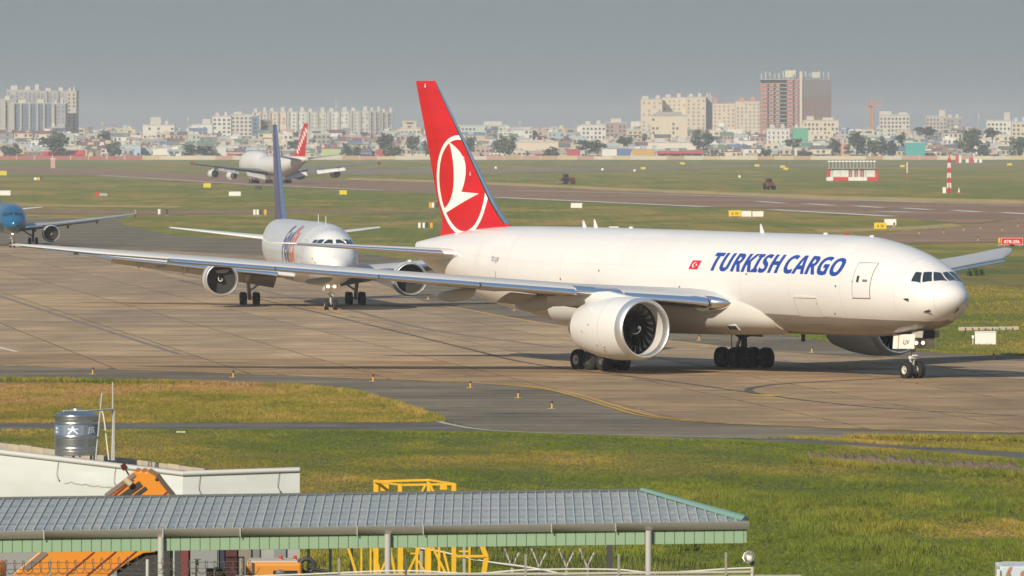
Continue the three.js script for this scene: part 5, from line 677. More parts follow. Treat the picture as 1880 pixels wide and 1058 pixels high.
for (const [px, yt, l] of [[617, 182, 'thin lattice radio tower behind the long row of flats'], [345, 208, 'thin radio tower left of the small red tail'], [188, 218, 'thin radio pole left of the white low block'], [1797, 203, 'dark radio tower near the right edge'], [955, 215, 'faint radio pole right of the red fin']]) { const Z = 7900, h = YA(yt, Z), S = thing('radio_tower', l, 'tower', [XA(px, Z), 0, -Z]); part(S, 'legs', [bar([-1.6, 0, 0], [0, h, 0], 0.35, 5), bar([1.6, 0, 0], [0, h, 0], 0.35, 5)], greyW); part(S, 'cross_bracing', Array.from({ length: 9 }, (_, i) => bar([-1.5 * (1 - i / 9), h * i / 9, 0], [1.5 * (1 - i / 9), h * (i + 0.6) / 9, 0], 0.25, 5)), greyW); part(S, 'antenna', [bx(2.6, 1.8, 1, 0, h * 0.86, 0)], greyW); }
// landmark low buildings
[[1196, 1262, 213, 6500, warmW, 'cream hall with dark roof slab below the cream slab block', { tops: [[0, 0.7, 2.5]], roofMat: concW, skip: 0.85 }], [1112, 1150, 226, 6700, cm(0.36, 0.27, 0.25), 'reddish-brown house with stepped top', { tops: [[0, 0.5, 3]] }], [1068, 1112, 230, 6700, whiteW, 'white house with parapet left of the reddish-brown one', {}], [846, 930, 231, 6900, paleGrn, 'pale green block right of the red fin', { tops: [[0.2, 0.4, 3]] }], [735, 772, 236, 6700, cream, 'cream house just left of the red fin', {}], [1615, 1670, 212, 7200, offW, 'pale block right of the orange crane', { tops: [[-0.3, 0.4, 3], [0.3, 0.3, 2]] }], [1700, 1738, 214, 7300, cm(0.48, 0.42, 0.38), 'pinkish pale block with peaked rooms on its roof', { tops: [[0.3, 0.3, 5]] }], [1738, 1766, 217, 7500, concW, 'grey block left of the radio tower', {}], [1812, 1856, 222, 6600, whiteW, 'white block near the right edge with taller stair tower', { tops: [[0.36, 0.24, 6]] }], [1858, 1890, 224, 6700, cream, 'cream block at the right edge with blue roof', { roofMat: skyBlue }], [1408, 1450, 237, 6300, whiteW, 'white slab of flats below the brick tower', { ww: 0.3 }], [1456, 1484, 236, 6250, cm(0.10, 0.38, 0.24), 'green-netted building below the brick tower', { skip: 0.9 }], [1475, 1540, 222, 6500, warmW, 'cream stepped houses in front of the brick tower', { tops: [[-0.3, 0.2, 3], [0.2, 0.3, 2]] }], [950, 1025, 261, 5960, warmW, 'long cream warehouse in the front row right of the red fin', { skip: 0.95, tops: [[-0.2, 0.5, 0.8]] }], [1190, 1278, 262, 5970, cm(0.68, 0.64, 0.55), 'long white shed with low roof above the red canopy', { skip: 0.9 }], [1663, 1699, 263, 5930, cm(0.05, 0.36, 0.34), 'teal-netted building right of the striped hut', { skip: 1, tops: [[-0.3, 0.4, 1]] }], [1545, 1560, 264, 5930, cm(0.62, 0.32, 0.18), 'orange-fronted narrow house above the striped hut', {}], [215, 258, 267, 5930, skyBlue, 'pale blue shopfront building with two dark windows', { skip: 0.7 }], [590, 626, 273, 5930, cm(0.42, 0.50, 0.26), 'green-walled shed with dark red roof', { roofMat: cm(0.28, 0.08, 0.07), skip: 1 }], [400, 438, 268, 5940, cm(0.58, 0.60, 0.58), 'pale wide shed behind the far jet nose', { skip: 0.9 }], [1778, 1790, 256, 6000, cm(0.40, 0.18, 0.12), 'brick-red narrow house between trees at right', {}], [742, 800, 283, 5900, cm(0.62, 0.56, 0.40), 'low cream wall-like shed left of the red fin', { skip: 0.9, roof: false }]].forEach(([a, b, t, Z, m, l, o]) => block('building', a, b, t, Z, 14, m, l, { bay: 3, ...o }));
// red canopies, containers and lorries along the perimeter road
for (const [a, b, yt, yb, l] of [[78, 108, 278, 285, 'red awning left of the big tree at the left'], [108, 156, 276, 285, 'long red awning right of the big tree at the left'], [1206, 1292, 277, 282, 'long red canopy roof of the filling station']]) { const Z = 5890, k = KZ(Z), S = thing('shop_canopy', l, 'canopy', [XA((a + b) / 2, Z), 0, -Z]), w = (b - a) / k, y = YA(yt, Z); part(S, 'canopy_roof', bx(w, (yb - yt) / k, 8, 0, y - (yb - yt) / k / 2, 0), cm(0.52, 0.04, 0.06)); for (let i = 0; i < 5; i++) part(S, 'post', bx(0.6, y - 1, 0.6, -w / 2 + 0.5 + i * (w - 1) / 4, (y - 1) / 2, 3), greyW); part(S, 'shop_front', bx(w * 0.95, y - 2, 1, 0, (y - 2) / 2, -3.5), cm(0.16, 0.15, 0.14)); }
[[1105, 1133, 'w', 'white container on a lorry on the perimeter road'], [1133, 1159, 'b', 'blue container next to the white one'], [1160, 1203, 'y', 'long yellow container right of the blue one'], [1040, 1066, 'r', 'red lorry body left of the white container'], [280, 308, 'w', 'white lorry box on the far left road'], [690, 706, 'r', 'small red lorry left of the fin'], [282, 307, 's', 'red skirted trailer under the white lorry box']].forEach(([a, b, c, l], i) => { const Z = i === 6 ? 5840 : 5870, k = KZ(Z), w = (b - a) / k, S = thing('lorry', l, 'lorry', [XA((a + b) / 2, Z), 0, -Z]), yt = YA(c === 's' ? 285 : 274, Z), y0 = c === 's' ? 0.7 : YA(286.5, Z); part(S, 'container', bx(w * 0.96, yt - y0, 2.6, 0, (yt + y0) / 2, 0), { w: signWhite, b: cm(0.08, 0.16, 0.36), y: cm(0.55, 0.34, 0.09), r: cm(0.42, 0.06, 0.06), s: cm(0.42, 0.06, 0.06) }[c]); part(S, 'chassis', bx(w, 0.7, 2.3, 0, y0 - 0.4, 0), signDark); for (const u of [-0.4, -0.25, 0.38]) part(S, 'wheel', tyre(0.55, 0.5, 14).translate(u * w, 0.55, 1.1), jetM.tyre); });
{ // perimeter wall in painted stretches
  const Z = 5700, S = thing('perimeter_wall', 'low painted boundary wall along the far edge of the airfield', 'wall', [0, 0, -Z]), tones = [cm(0.52, 0.42, 0.24), cm(0.46, 0.27, 0.22), cm(0.6, 0.52, 0.38), cm(0.44, 0.30, 0.18), cm(0.55, 0.5, 0.42), cm(0.38, 0.12, 0.1)]; for (let i = 0; i < 64; i++) { const w = 12.4, x = -396 + i * w; part(S, 'wall_panel', bx(w - 0.3, 2.3 + 0.9 * hash2(i, 3), 0.5, x, 1.3, 0), i < 12 && i > 2 ? tones[5] : tones[Math.floor(hash2(i, 9) * 5)]); part(S, 'pier', bx(0.6, 3.2, 0.8, x + w / 2, 1.6, 0), tones[4]); }
}
// houses: rows of narrow town houses, each with wall, roof, windows and a roof clutter of tanks and stair heads
{
  const walls = [['cream', cream], ['white', whiteW], ['pale grey', cm(0.36, 0.34, 0.31)], ['beige', cm(0.52, 0.43, 0.31)], ['pinkish', cm(0.46, 0.34, 0.28)], ['pale blue', cm(0.38, 0.43, 0.46)], ['pale green', cm(0.42, 0.46, 0.40)], ['yellowish', cm(0.54, 0.46, 0.30)], ['brown', cm(0.26, 0.19, 0.15)], ['grey', cm(0.26, 0.26, 0.26)], ['bright white', cm(0.74, 0.72, 0.66)]], roofs = [['flat roof', slabM], ['red-brown roof', cm(0.24, 0.10, 0.08)], ['blue roof', cm(0.12, 0.22, 0.36)], ['dark roof', cm(0.14, 0.14, 0.15)], ['pale roof', cm(0.5, 0.52, 0.52)], ['green roof', cm(0.14, 0.26, 0.18)]];
  const rows = [[5950, 4.5, 8, 58, 'front row'], [6060, 6, 10.5, 58, 'second row'], [6200, 8, 13, 58, 'third row'], [6420, 11, 18, 58, 'fourth row'], [6750, 13, 22, 58, 'upper row']];
  const along = (px) => px < 140 ? 'below left high-rises' : px < 460 ? 'left of long flats' : px < 720 ? 'below long flats' : px < 960 ? 'near red fin' : px < 1180 ? 'left of cream slabs' : px < 1400 ? 'below cream slabs' : px < 1560 ? 'below brick tower' : px < 1700 ? 'below orange crane' : 'toward the right edge';
  const shine = new THREE.MeshStandardMaterial({ color: lin(0.75, 0.75, 0.72), metalness: 1, roughness: 0.25 });
  rows.forEach(([Z0, h0, h1, n, where]) => { const half = 0.0617 * Z0 + 15; let x = -half; for (let i = 0; i < n; i++) {
    const w = half * 2 / n * rr(0.7, 1.25), h = rr(h0, h1), d = rr(9, 14), Z = Z0 + rr(-25, 60), [wn, wm] = pick(walls), pitched = rnd() < 0.45, [rn, rm] = pitched ? roofs[1 + Math.floor(rnd() * 5)] : roofs[0], px = 940 + (x + w / 2) * KZ(Z);
    const tank = rnd() < 0.55, lying = rnd() < 0.5, shiny = rnd() < 0.6, balc = rnd() < 0.5, aw = rnd() < 0.35 ? Math.floor(rnd() * 4) : -1, extra = [tank ? (shiny ? 'steel' : 'grey') + (lying ? ' lying' : '') + ' tank' : '', balc ? 'balconies' : '', aw >= 0 ? ['red', 'blue', 'orange', 'pale'][aw] + ' awning' : ''].filter(Boolean).join(', ');
    const short = (t) => (t.split(' ').length > 16 ? t.replace(', balconies', '').replace(' lying', '').replace('toward the right', 'toward right') : t);
    const S = thing('town_house', short(`${wn} ${w > 16 ? 'wide ' : w > 11 ? '' : 'narrow '}house, ${rn}, ${extra ? extra + ', ' : ''}${where}, ${along(px)}`), 'house', [x + w / 2, 0, -Z], 0, 'houses of the far town'); x += w;
    part(S, 'wall', bx(w * 0.96, h, d, 0, h / 2, 0), wm);
    if (pitched) part(S, 'roof', skin([[[-w / 2, h, d / 2 + 0.6], [w / 2, h, d / 2 + 0.6], [w / 2, h + 0.15, d / 2 + 0.6], [-w / 2, h + 0.15, d / 2 + 0.6]], [[-w / 2, h + 2.2, -1], [w / 2, h + 2.2, -1], [w / 2, h + 2.4, -1], [-w / 2, h + 2.4, -1]], [[-w / 2, h + 0.6, -d / 2], [w / 2, h + 0.6, -d / 2], [w / 2, h + 0.8, -d / 2], [-w / 2, h + 0.8, -d / 2]]], { cap0: true, cap1: true }), rm);
    else part(S, 'roof', [bx(w * 0.99, 0.8, 0.3, 0, h + 0.4, d / 2), bx(0.3, 0.8, d, -w * 0.48, h + 0.4, 0), bx(0.3, 0.8, d, w * 0.48, h + 0.4, 0), bx(rr(2.5, 4), rr(2, 3.4), 4, rr(-0.3, 0.3) * w, h + 1.2, -2)], rnd() < 0.5 ? wm : rm);
    const nf = Math.max(1, Math.floor(h / 3.5)), nb = Math.max(1, Math.round(w / rr(3, 4.6))), win = []; for (let a = 0; a < nf; a++) for (let b = 0; b < nb; b++) if (rnd() > 0.22) win.push(bx(w / nb * rr(0.35, 0.68), rr(1.3, 2.3), 0.3, -w / 2 + (b + 0.5) * w / nb, h - 2 - a * 3.5, d / 2 + 0.05)); if (win.length) { const p = part(S, 'window', win, darkWin); p.userData.kind = 'stuff'; }
    if (rnd() < 0.75) part(S, 'annex', [bx(w * rr(0.25, 0.5), h * rr(0.35, 0.8), 4, rr(-0.28, 0.28) * w, h * 0.3, d / 2 + 2.2), bx(w * rr(0.2, 0.4), rr(1.2, 2.8), 3, rr(-0.3, 0.3) * w, h + 0.9, d / 2 - 2)], pick(walls)[1]);
    if (balc) part(S, 'balcony', Array.from({ length: nf - 0 }, (_, a) => bx(w * rr(0.5, 0.9), 0.9, 1.2, 0, h - 3.5 - a * 3.5, d / 2 + 0.6)).slice(0, Math.max(1, nf - 1)), rnd() < 0.5 ? wm : slabM);
    if (tank) part(S, 'water_tank', new THREE.CylinderGeometry(0.8, 0.8, 1.9, 12).rotateZ(lying ? 1.57 : 0).translate(rr(-0.3, 0.3) * w, h + 2.4, 1), shiny ? shine : greyW);
    if (aw >= 0) part(S, 'awning', bx(w * 0.8, 0.25, 2.4, 0, 3.4, d / 2 + 1.2, 0, 0.2), [cm(0.45, 0.06, 0.06), cm(0.10, 0.2, 0.4), cm(0.5, 0.3, 0.08), slabM][aw]);
  } });
  // the mass of roofs further back
  const buckets = walls.map(() => []), win = []; for (let r = 0; r < 5; r++) { const Z0 = 7100 + r * 420, half = 0.0617 * Z0 + 15; for (let x = -half; x < half;) { const w = rr(5, 15), h = rr(13, 24) + r * 0.7 + (rnd() < 0.1 ? 7 : 0), Z = Z0 + rr(-80, 200), k = Math.floor(rnd() * walls.length); buckets[k].push(bx(w * 0.95, h, 10, x + w / 2, h / 2, -Z)); if (rnd() < 0.5) buckets[Math.floor(rnd() * walls.length)].push(bx(w * 0.4, rr(2, 4), 5, x + w * rr(0.3, 0.7), h + 1, -Z)); for (let a = 0; a < 4; a++) if (rnd() < 0.8) win.push(bx(w * rr(0.2, 0.7), 1.6, 0.4, x + w / 2 + rr(-1, 1), h - 2.2 - a * 3.5, -Z + 5.1)); x += w; } }
  const grp = new THREE.Group(); grp.name = 'distant_roofs'; grp.userData = { kind: 'stuff', label: 'dense mass of roofs at the back of the town', category: 'roofs' }; scene.add(grp); buckets.forEach((b, i) => b.length && part(grp, 'distant_wall', b, walls[i][1])); part(grp, 'distant_window', win, darkWin);
}
// ---------- trees of the town ----------
{
  const leafM = [std(0.045, 0.075, 0.028, 0.9), std(0.055, 0.085, 0.025, 0.9), std(0.038, 0.062, 0.03, 0.9)], barkM = std(0.10, 0.075, 0.05, 0.95), crowns = [];
  for (let v = 0; v < 4; v++) { const l = []; const clumps = Array.from({ length: 13 }, () => [rr(-0.7, 0.7), rr(-0.45, 0.75), rr(-0.6, 0.6), rr(0.28, 0.5)]); for (const [cx, cy, cz, r] of clumps) for (let i = 0; i < 34; i++) { const a = rnd() * 6.28, b = Math.acos(rr(-1, 1)), q = r * Math.pow(rnd(), 0.4), s = rr(0.11, 0.22), g = new THREE.PlaneGeometry(s * 1.3, s); g.rotateX(rr(-1.5, 1.5)); g.rotateY(rnd() * 6.28); g.translate(cx + q * Math.sin(b) * Math.cos(a), cy + q * Math.cos(b), cz + q * Math.sin(b) * Math.sin(a)); l.push(g); } crowns.push(merge(l)); }
  leafM.forEach((m) => { m.side = THREE.DoubleSide; });
  const spots = [[97, 263, 24, 20, 5880, 'big round tree above the red awning at left'], [22, 284, 18, 13, 5850, 'dark tree at the far left edge'], [207, 281, 13, 15, 5860, 'small tree left of the pale blue shopfront'], [362, 284, 24, 13, 5860, 'spreading trees left of the far jet', 0], [395, 290, 12, 8, 5840, 'low tree by the far jet engines'], [707, 265, 15, 18, 5890, 'tall tree left of the red fin, nearest the flats'], [722, 284, 15, 12, 5860, 'low tree below the tall tree left of the red fin'], [757, 265, 11, 13, 5900, 'tree beside the red fin edge'], [782, 274, 11, 12, 5880, 'tree half hidden by the red fin'], [635, 283, 11, 14, 5870, 'tree right of the green shed'], [655, 284, 7, 12, 5880, 'slim tree right of the green shed'], [862, 268, 10, 14, 5900, 'tree touching the right edge of the red fin'], [917, 268, 14, 16, 5900, 'left one of two trees left of the cream warehouse'], [935, 271, 14, 18, 5880, 'right one of two trees left of the cream warehouse'], [1012, 284, 16, 10, 5870, 'low tree below the cream warehouse'], [1075, 268, 15, 9, 5930, 'bushy tree above the red lorry'], [1098, 270, 16, 11, 5925, 'bushy tree above the white container'], [1146, 262, 14, 10, 5960, 'tree above the blue container'], [1292, 262, 18, 17, 5900, 'tall green tree right of the long white shed'], [1456, 264, 13, 8, 5940, 'low tree left of the green-netted building'], [1530, 270, 14, 13, 5900, 'tree left of the orange-fronted house'], [1573, 268, 20, 22, 5890, 'large tree above the striped hut'], [1607, 275, 16, 17, 5880, 'round tree right of the striped hut, left one'], [1632, 276, 15, 16, 5880, 'round tree right of the striped hut, right one'], [1655, 255, 12, 10, 6000, 'tree above the teal-netted building'], [1785, 264, 23, 24, 5870, 'large dark tree right of the lattice mast'], [1806, 280, 12, 14, 5860, 'smaller tree at the foot of the large dark tree'], [1872, 272, 16, 18, 5870, 'tree at the right edge of the town'], [1822, 245, 14, 9, 6200, 'tree below the white block at right'], [1405, 283, 10, 9, 5860, 'low tree left of the tractor far behind'], [1480, 286, 14, 7, 5850, 'low bushes left of the striped hut'], [540, 268, 10, 9, 6000, 'tree behind the far jet fuselage'], [190, 250, 12, 9, 6400, 'tree among roofs right of the high-rise'], [1700, 243, 20, 9, 6450, 'band of trees above the teal-netted building']];
  spots.forEach(([px, py, rx, ry, Z, l], i) => { const k = KZ(Z), y = YA(py, Z), T = thing('tree', l, 'tree', [XA(px, Z), 0, -Z]); const c = part(T, 'crown', crowns[i % 4], leafM[i % 3]); c.scale.set(rx / k * 1.25, ry / k * 1.2, rx / k * 1.1); c.position.y = Math.max(y, ry / k * 0.9); c.rotation.y = i; part(T, 'trunk', [bar([0, 0, 0], [0, c.position.y, 0], 0.55, 8, 0.3), bar([0, c.position.y * 0.7, 0], [rx / k * 0.4, c.position.y * 1.1, 0], 0.25, 6), bar([0, c.position.y * 0.75, 0], [-rx / k * 0.4, c.position.y * 1.1, 0], 0.25, 6)], barkM); });
}
// ---------- near the camera: canopy, white building, vehicles and fences ----------
const SL = 0.01315, eaveZ = 220, ridgeZ = 228.4;
{
  const S = thing('canopy_roof', 'long grey ribbed metal canopy with green fascia across the bottom', 'canopy', [0, 0, -eaveZ]);
  const eh = (x) => 4.345 + x * SL, rh = (x) => 4.84 + x * SL, xr = 3.55, xe = 6.22, x0 = -19, W = ridgeZ - eaveZ, step = 0.252;
  const sheetTex = dataTex(256, (u, v) => { const a = fbm(u * 20, v * 6, 3, 20), b = fbm(u * 4, v * 9, 3, 4), k = 0.8 + 0.16 * a + 0.3 * (b - 0.5); return [k, k, k]; });
  const mats = [0, 1, 2, 3].map((i) => new THREE.MeshStandardMaterial({ color: lin(0.36 + 0.025 * i, 0.40 + 0.018 * i, 0.395 + 0.012 * i), map: sheetTex, roughness: 0.6, metalness: 0 })), ribM = new THREE.MeshStandardMaterial({ color: lin(0.40, 0.44, 0.435), roughness: 0.55 }), green = std(0.235, 0.35, 0.225, 0.6), hipM = std(0.18, 0.32, 0.265, 0.6);
  const roof = part(S, 'roof_deck', skin([[[x0, eh(x0) - 0.06, 0.05], [xe - 0.1, eh(xe) - 0.06, 0.05]], [[x0, rh(x0) - 0.06, -W], [xr - 0.05, rh(xr) - 0.06, -W]]], { closed: false }), std(0.12, 0.13, 0.13, 0.8));
  let i = 0; for (let x = x0; x < xe - 0.05; x += step, i++) {
    const xa = x + 0.022, xb = Math.min(x + step - 0.022, xe), top = (v) => (v <= xr ? 1 : Math.max(0.02, (xe - v) / (xe - xr))), P = (v, t, o = 0) => [v, mix(eh(v), rh(v), t) + o, -W * t];
    const n = 3, rings = []; for (let k = 0; k <= n; k++) rings.push([P(xa, top(xa) * k / n), P(xb, top(xb) * k / n)]);
    part(S, 'roof_panel', skin(rings, { closed: false, uv: (a, b, p) => [p[0] / 2 + i * 0.37, p[2] / 3] }), mats[i % 7 % 4]);
    const rx = x, t = top(rx); if (i) part(S, 'roof_rib', skin([0, 1].map((k) => { const p = P(rx, t * k); return [[p[0] - 0.024, p[1] - 0.01, p[2]], [p[0] - 0.014, p[1] + 0.03, p[2]], [p[0] + 0.014, p[1] + 0.03, p[2]], [p[0] + 0.024, p[1] - 0.01, p[2]]]; }), { cap0: true, cap1: true }), ribM);
  }
  part(S, 'ridge_cap', [sbar([x0, rh(x0) + 0.03, -W], [xr, rh(xr) + 0.03, -W], 0.05, 0.3)], std(0.10, 0.11, 0.115, 0.7)); part(S, 'hip_cap', skin([[[xr - 0.05, rh(xr) + 0.02, -W + 0.3], [xr, rh(xr) + 0.09, -W], [xr + 0.5, rh(xr) - 0.03, -W - 0.1]], [[xe - 0.15, eh(xe) + 0.02, 0.0], [xe, eh(xe) + 0.13, -0.9], [xe + 0.12, eh(xe) + 0.0, -1.2]]], { cap0: true, cap1: true }), hipM);
  const lap = []; for (const t of [0.22, 0.45, 0.68, 0.88]) lap.push(sbar([x0, mix(eh(x0), rh(x0), t) + 0.012, -W * t], [mix(xe, xr, t) - 0.1, mix(eh(xe), rh(xe), t) + 0.012, -W * t], 0.012, 0.012)); part(S, 'overlap_seam', lap, std(0.2, 0.23, 0.235, 0.7));
  const gut = new THREE.MeshStandardMaterial({ color: lin(0.52, 0.49, 0.46), metalness: 0.75, roughness: 0.42 }), joints = [-19, -12.4, -9.25, -7.2, -4.1, -2.35, 1.05, 2.75, 6.3]; for (let k = 0; k < joints.length - 1; k++) { const a = joints[k] + 0.008, b = joints[k + 1] - 0.008; part(S, 'gutter_section', skin([a, b].map((v) => [[v, eh(v) - 0.19, 0.02], [v, eh(v) - 0.2, 0.16], [v, eh(v) + 0.015, 0.2], [v, eh(v) + 0.02, 0.19], [v, eh(v) - 0.185, 0.14]]), { cap0: true, cap1: true }), gut); if (k) part(S, 'gutter_bracket', [bx(0.025, 0.25, 0.03, joints[k], eh(joints[k]) - 0.1, 0.205)], std(0.6, 0.58, 0.55, 0.4, { metalness: 0.5 })); }
  for (let x = x0, k = 0; x < xe - 0.02; x += 0.262, k++) { const b = Math.min(x + 0.25, xe), c = (x + b) / 2; part(S, 'fascia_panel', rbx(b - x, 0.37, 0.03, 0.006, c, eh(c) - 0.385, 0.07), green); } part(S, 'fascia_back', [sbar([x0, eh(x0) - 0.385, 0.035], [xe, eh(xe) - 0.385, 0.035], 0.37, 0.02)].map((g) => g), std(0.07, 0.10, 0.07, 0.8));
  for (const x of [-9.3, -3.29, 3.62]) part(S, 'post', [bar([x, 0, 0.18], [x, eh(x) - 0.2, 0.18], 0.085, 16), bx(0.3, 0.05, 0.3, x, 0.025, 0.18)], std(0.42, 0.41, 0.38, 0.5)); for (const x of [2.6, -8.9, -14]) part(S, 'rear_post', bx(0.17, 4.1, 0.17, x * 1.06, 2.05, -14), std(0.05, 0.05, 0.05, 0.7));
  part(S, 'purlin', [1, 3, 5, 7].map((t) => sbar([x0, mix(eh(x0), rh(x0), t / 8) - 0.14, -W * t / 8], [xr, mix(eh(xr), rh(xr), t / 8) - 0.14, -W * t / 8], 0.1, 0.06)), std(0.2, 0.2, 0.2, 0.7));
}
{ // white building with parapet and deck
  const S = thing('white_building', 'low white-walled building with stained parapet behind the canopy', 'building', [0, 0, 0]), wallTex = canvas(1024, 256, (c, W, H) => { c.fillStyle = '#c2c6c4'; c.fillRect(0, 0, W, H); for (let i = 0; i < 160; i++) { c.fillStyle = hash2(i, 1) > 0.5 ? 'rgba(255,255,250,0.05)' : 'rgba(150,150,138,0.05)'; c.fillRect(hash2(i, 2) * W, hash2(i, 3) * H, 20 + hash2(i, 4) * 160, 6 + hash2(i, 5) * 40); } c.strokeStyle = 'rgba(80,80,76,0.75)'; c.lineWidth = 1.2; c.beginPath(); for (let x = 380; x < 760; x += 6) c.lineTo(x, 40 + (x - 380) * 0.05 + 8 * fbm(x * 0.05, 1)); c.stroke(); c.beginPath(); for (let x = 800; x < 960; x += 5) c.lineTo(x, 120 + 10 * fbm(x * 0.07, 3)); c.stroke(); });
  const wm = new THREE.MeshStandardMaterial({ map: wallTex, roughness: 0.9 }), cm2 = std(0.50, 0.50, 0.475, 0.8), pt = (px, py, Z) => [XA(px, Z), YA(py, Z), -Z], A = pt(-120, 813, 253.5), C = pt(335, 866, 249), R = pt(550, 858.5, 249.6), B = [R[0] - 0.9, R[1] - 0.42, R[2] - 9];
  const wall = (p, q, t, drop, y0) => { const L = Math.hypot(q[0] - p[0], q[2] - p[2]), nx = (q[2] - p[2]) / L * t, nz = -(q[0] - p[0]) / L * t; return skin([p, q].map((v) => [[v[0], y0 === undefined ? 0 : v[1] - y0, v[2]], [v[0], v[1] - drop, v[2]], [v[0] + nx, v[1] - drop, v[2] + nz], [v[0] + nx, y0 === undefined ? 0 : v[1] - y0, v[2] + nz]]), { cap0: true, cap1: true, uv: (i, j, w) => [(w[0] + 18) / 12, w[1] / 5] }); };
  part(S, 'wall', wall(A, C, 0.22, 0.14), wm); part(S, 'wall', wall(C, R, 0.22, 0.14), wm); part(S, 'wall', wall(R, B, 0.22, 0.14), wm);
  const fwd = (v) => [v[0], v[1], v[2] + 0.05]; part(S, 'parapet_cap', wall(fwd(A), fwd(C), 0.34, 0, 0.138), cm2); part(S, 'parapet_cap', wall(fwd(C), fwd(R), 0.34, 0.002, 0.138), cm2);
  const D0 = pt(-120, 799, 264), D1 = pt(375, 862.5, 257); part(S, 'roof_deck', skin([[[A[0], A[1] - 0.45, A[2] - 0.2], [D0[0], A[1] - 0.45, D0[2]]], [[C[0], C[1] - 0.4, C[2] - 0.2], [D1[0], C[1] - 0.4, D1[2]]], [[R[0], R[1] - 0.5, R[2] - 0.2], [B[0], R[1] - 0.5, B[2]]]], { closed: false }), std(0.30, 0.28, 0.25, 0.9));
  for (let i = 0; i < 22; i++) { const t0 = i / 22, t1 = (i + 0.985) / 22, a = D0.map((v, k) => mix(v, D1[k], t0)), b = D0.map((v, k) => mix(v, D1[k], t1)), hh = 0.03 * hash2(i, 8); a[1] += hh; b[1] += hh; part(S, 'rear_parapet', wall(a, b, 0.2, 0, 0.5), std(0.30 + 0.08 * hash2(i, 2), 0.27 + 0.05 * hash2(i, 2), 0.22, 0.95)); }
  for (const [px, t] of [[107, 0.62], [212, 0.8], [368, 0], [513, 0]]) { const Z = px < 335 ? mix(252.3, 249, px / 335) : mix(249, 249.6, (px - 335) / 215), x = XA(px, Z), y = YA(px < 335 ? 828 + px * 0.113 : 866 - (px - 335) * 0.035, Z) - 0.14; part(S, 'hanging_wire', [tube([[x, y, -Z + 0.02], [x - 0.04, y - 0.2, -Z + 0.05], [x - 0.05, y - 0.42, -Z + 0.04], [x + 0.01, y - 0.55, -Z + 0.04]], 0.007, 12, 5), new THREE.SphereGeometry(0.025, 8, 6).translate(x + 0.02, y - 0.57, -Z + 0.04)], std(0.05, 0.05, 0.05, 0.8)); }
}
{ // stainless water tank and pipes
  const Z = 257, k = KZ(Z), x = XA(140, Z), y0 = YA(836, Z), S = thing('water_tank', 'stainless steel water tank with white characters on a blue band', 'tank', [x, y0, -Z]), R = 40.5 / k, pts = [[0.02, 0.02]], steel = new THREE.MeshStandardMaterial({ color: lin(0.56, 0.55, 0.52), metalness: 1, roughness: 0.27 });
  pts.push([R * 0.97, 0.0]); for (let i = 0; i <= 60; i++) { const t = i / 60, y = t * 73 / k, rib = (t > 0.12 && t < 0.2) || (t > 0.42 && t < 0.5) || (t > 0.83 && t < 0.9) ? 0.014 * Math.sin(t * 420) : 0; pts.push([R + rib, y]); } pts.push([R * 0.97, 75 / k], [R * 0.72, 80 / k], [0.02, 82.5 / k]);
  part(S, 'tank_body', lathe(pts, 56), steel);
  const band = canvas(1024, 128, (c, W, H) => { c.fillStyle = '#7688a4'; c.fillRect(0, 0, W, H); for (let i = 0; i < 60; i++) { c.fillStyle = 'rgba(190,185,170,0.18)'; c.fillRect(hash2(i, 3) * W, 0, 4 + 22 * hash2(i, 4), H); } c.strokeStyle = c.fillStyle = '#eef0f0'; c.lineCap = 'round'; const st = (l, w) => { c.lineWidth = w; c.beginPath(); l.forEach((p, i) => (i ? c.lineTo(...p) : c.moveTo(...p))); c.stroke(); };
    for (const o of [0, 512]) { const a = o + 256; st([[a - 34, 52], [a + 34, 52]], 15); st([[a, 22], [a - 4, 60], [a - 34, 108]], 15); st([[a + 2, 58], [a + 34, 108]], 15); const b = o + 408; st([[b - 28, 36], [b + 28, 36]], 9); st([[b - 26, 36], [b - 28, 80], [b - 34, 108]], 9); st([[b - 18, 58], [b - 2, 58], [b - 4, 92], [b - 14, 94]], 8); st([[b + 6, 20], [b + 12, 70], [b + 30, 108]], 10); st([[b + 26, 60], [b + 8, 96]], 8); const e = o + 104; c.beginPath(); c.arc(e, 44, 19, 0, 6.3); c.fill(); c.fillRect(e - 20, 76, 40, 26); } });
  part(S, 'blue_band', new THREE.CylinderGeometry(R + 0.012, R + 0.012, 19 / k, 56, 1, true).rotateY(1.45).translate(0, 47 / k, 0), new THREE.MeshStandardMaterial({ map: band, metalness: 0.45, roughness: 0.4 }));
  part(S, 'lid', [new THREE.CylinderGeometry(R * 0.3, R * 0.32, 0.06, 24).translate(0, 83 / k, 0)], steel); for (let i = 0; i < 6; i++) { const a = i * 1.047 + 0.3; part(S, 'leg', bx(0.07, 0.36, 0.07, Math.cos(a) * R * 0.85, -0.18, Math.sin(a) * R * 0.85), std(0.4, 0.38, 0.34, 0.6)); }
  const pm = std(0.42, 0.42, 0.40, 0.5), V = (px, py, d = 0) => [XA(px, 256 - d), YA(py, 256 - d), -256 + d]; single('pipe', [bar(V(175, 844), V(186.5, 722), 0.024)], pm, 'leaning grey pipe beside the water tank', 'pipe'); single('pipe', [bar(V(207, 846), V(206.5, 702), 0.024), bar(V(204, 846), V(207.5, 752), 0.02), bar(V(209, 846), V(209, 752), 0.02)], pm, 'tall grey pipe bundle right of the water tank', 'pipe'); single('pipe', [tube([V(199, 845), V(195, 810), V(191, 775), V(187.5, 757), V(184, 753)], 0.022, 20)], std(0.7, 0.66, 0.52, 0.6), 'bent cream pipe between the grey pipes', 'pipe'); single('pipe', [bar(V(116, 755, 1.5), V(160, 755, 1), 0.03), bar(V(160, 755, 1), V(208, 751.5), 0.03)], pm, 'thin level pipe over the tank lid', 'pipe');
}
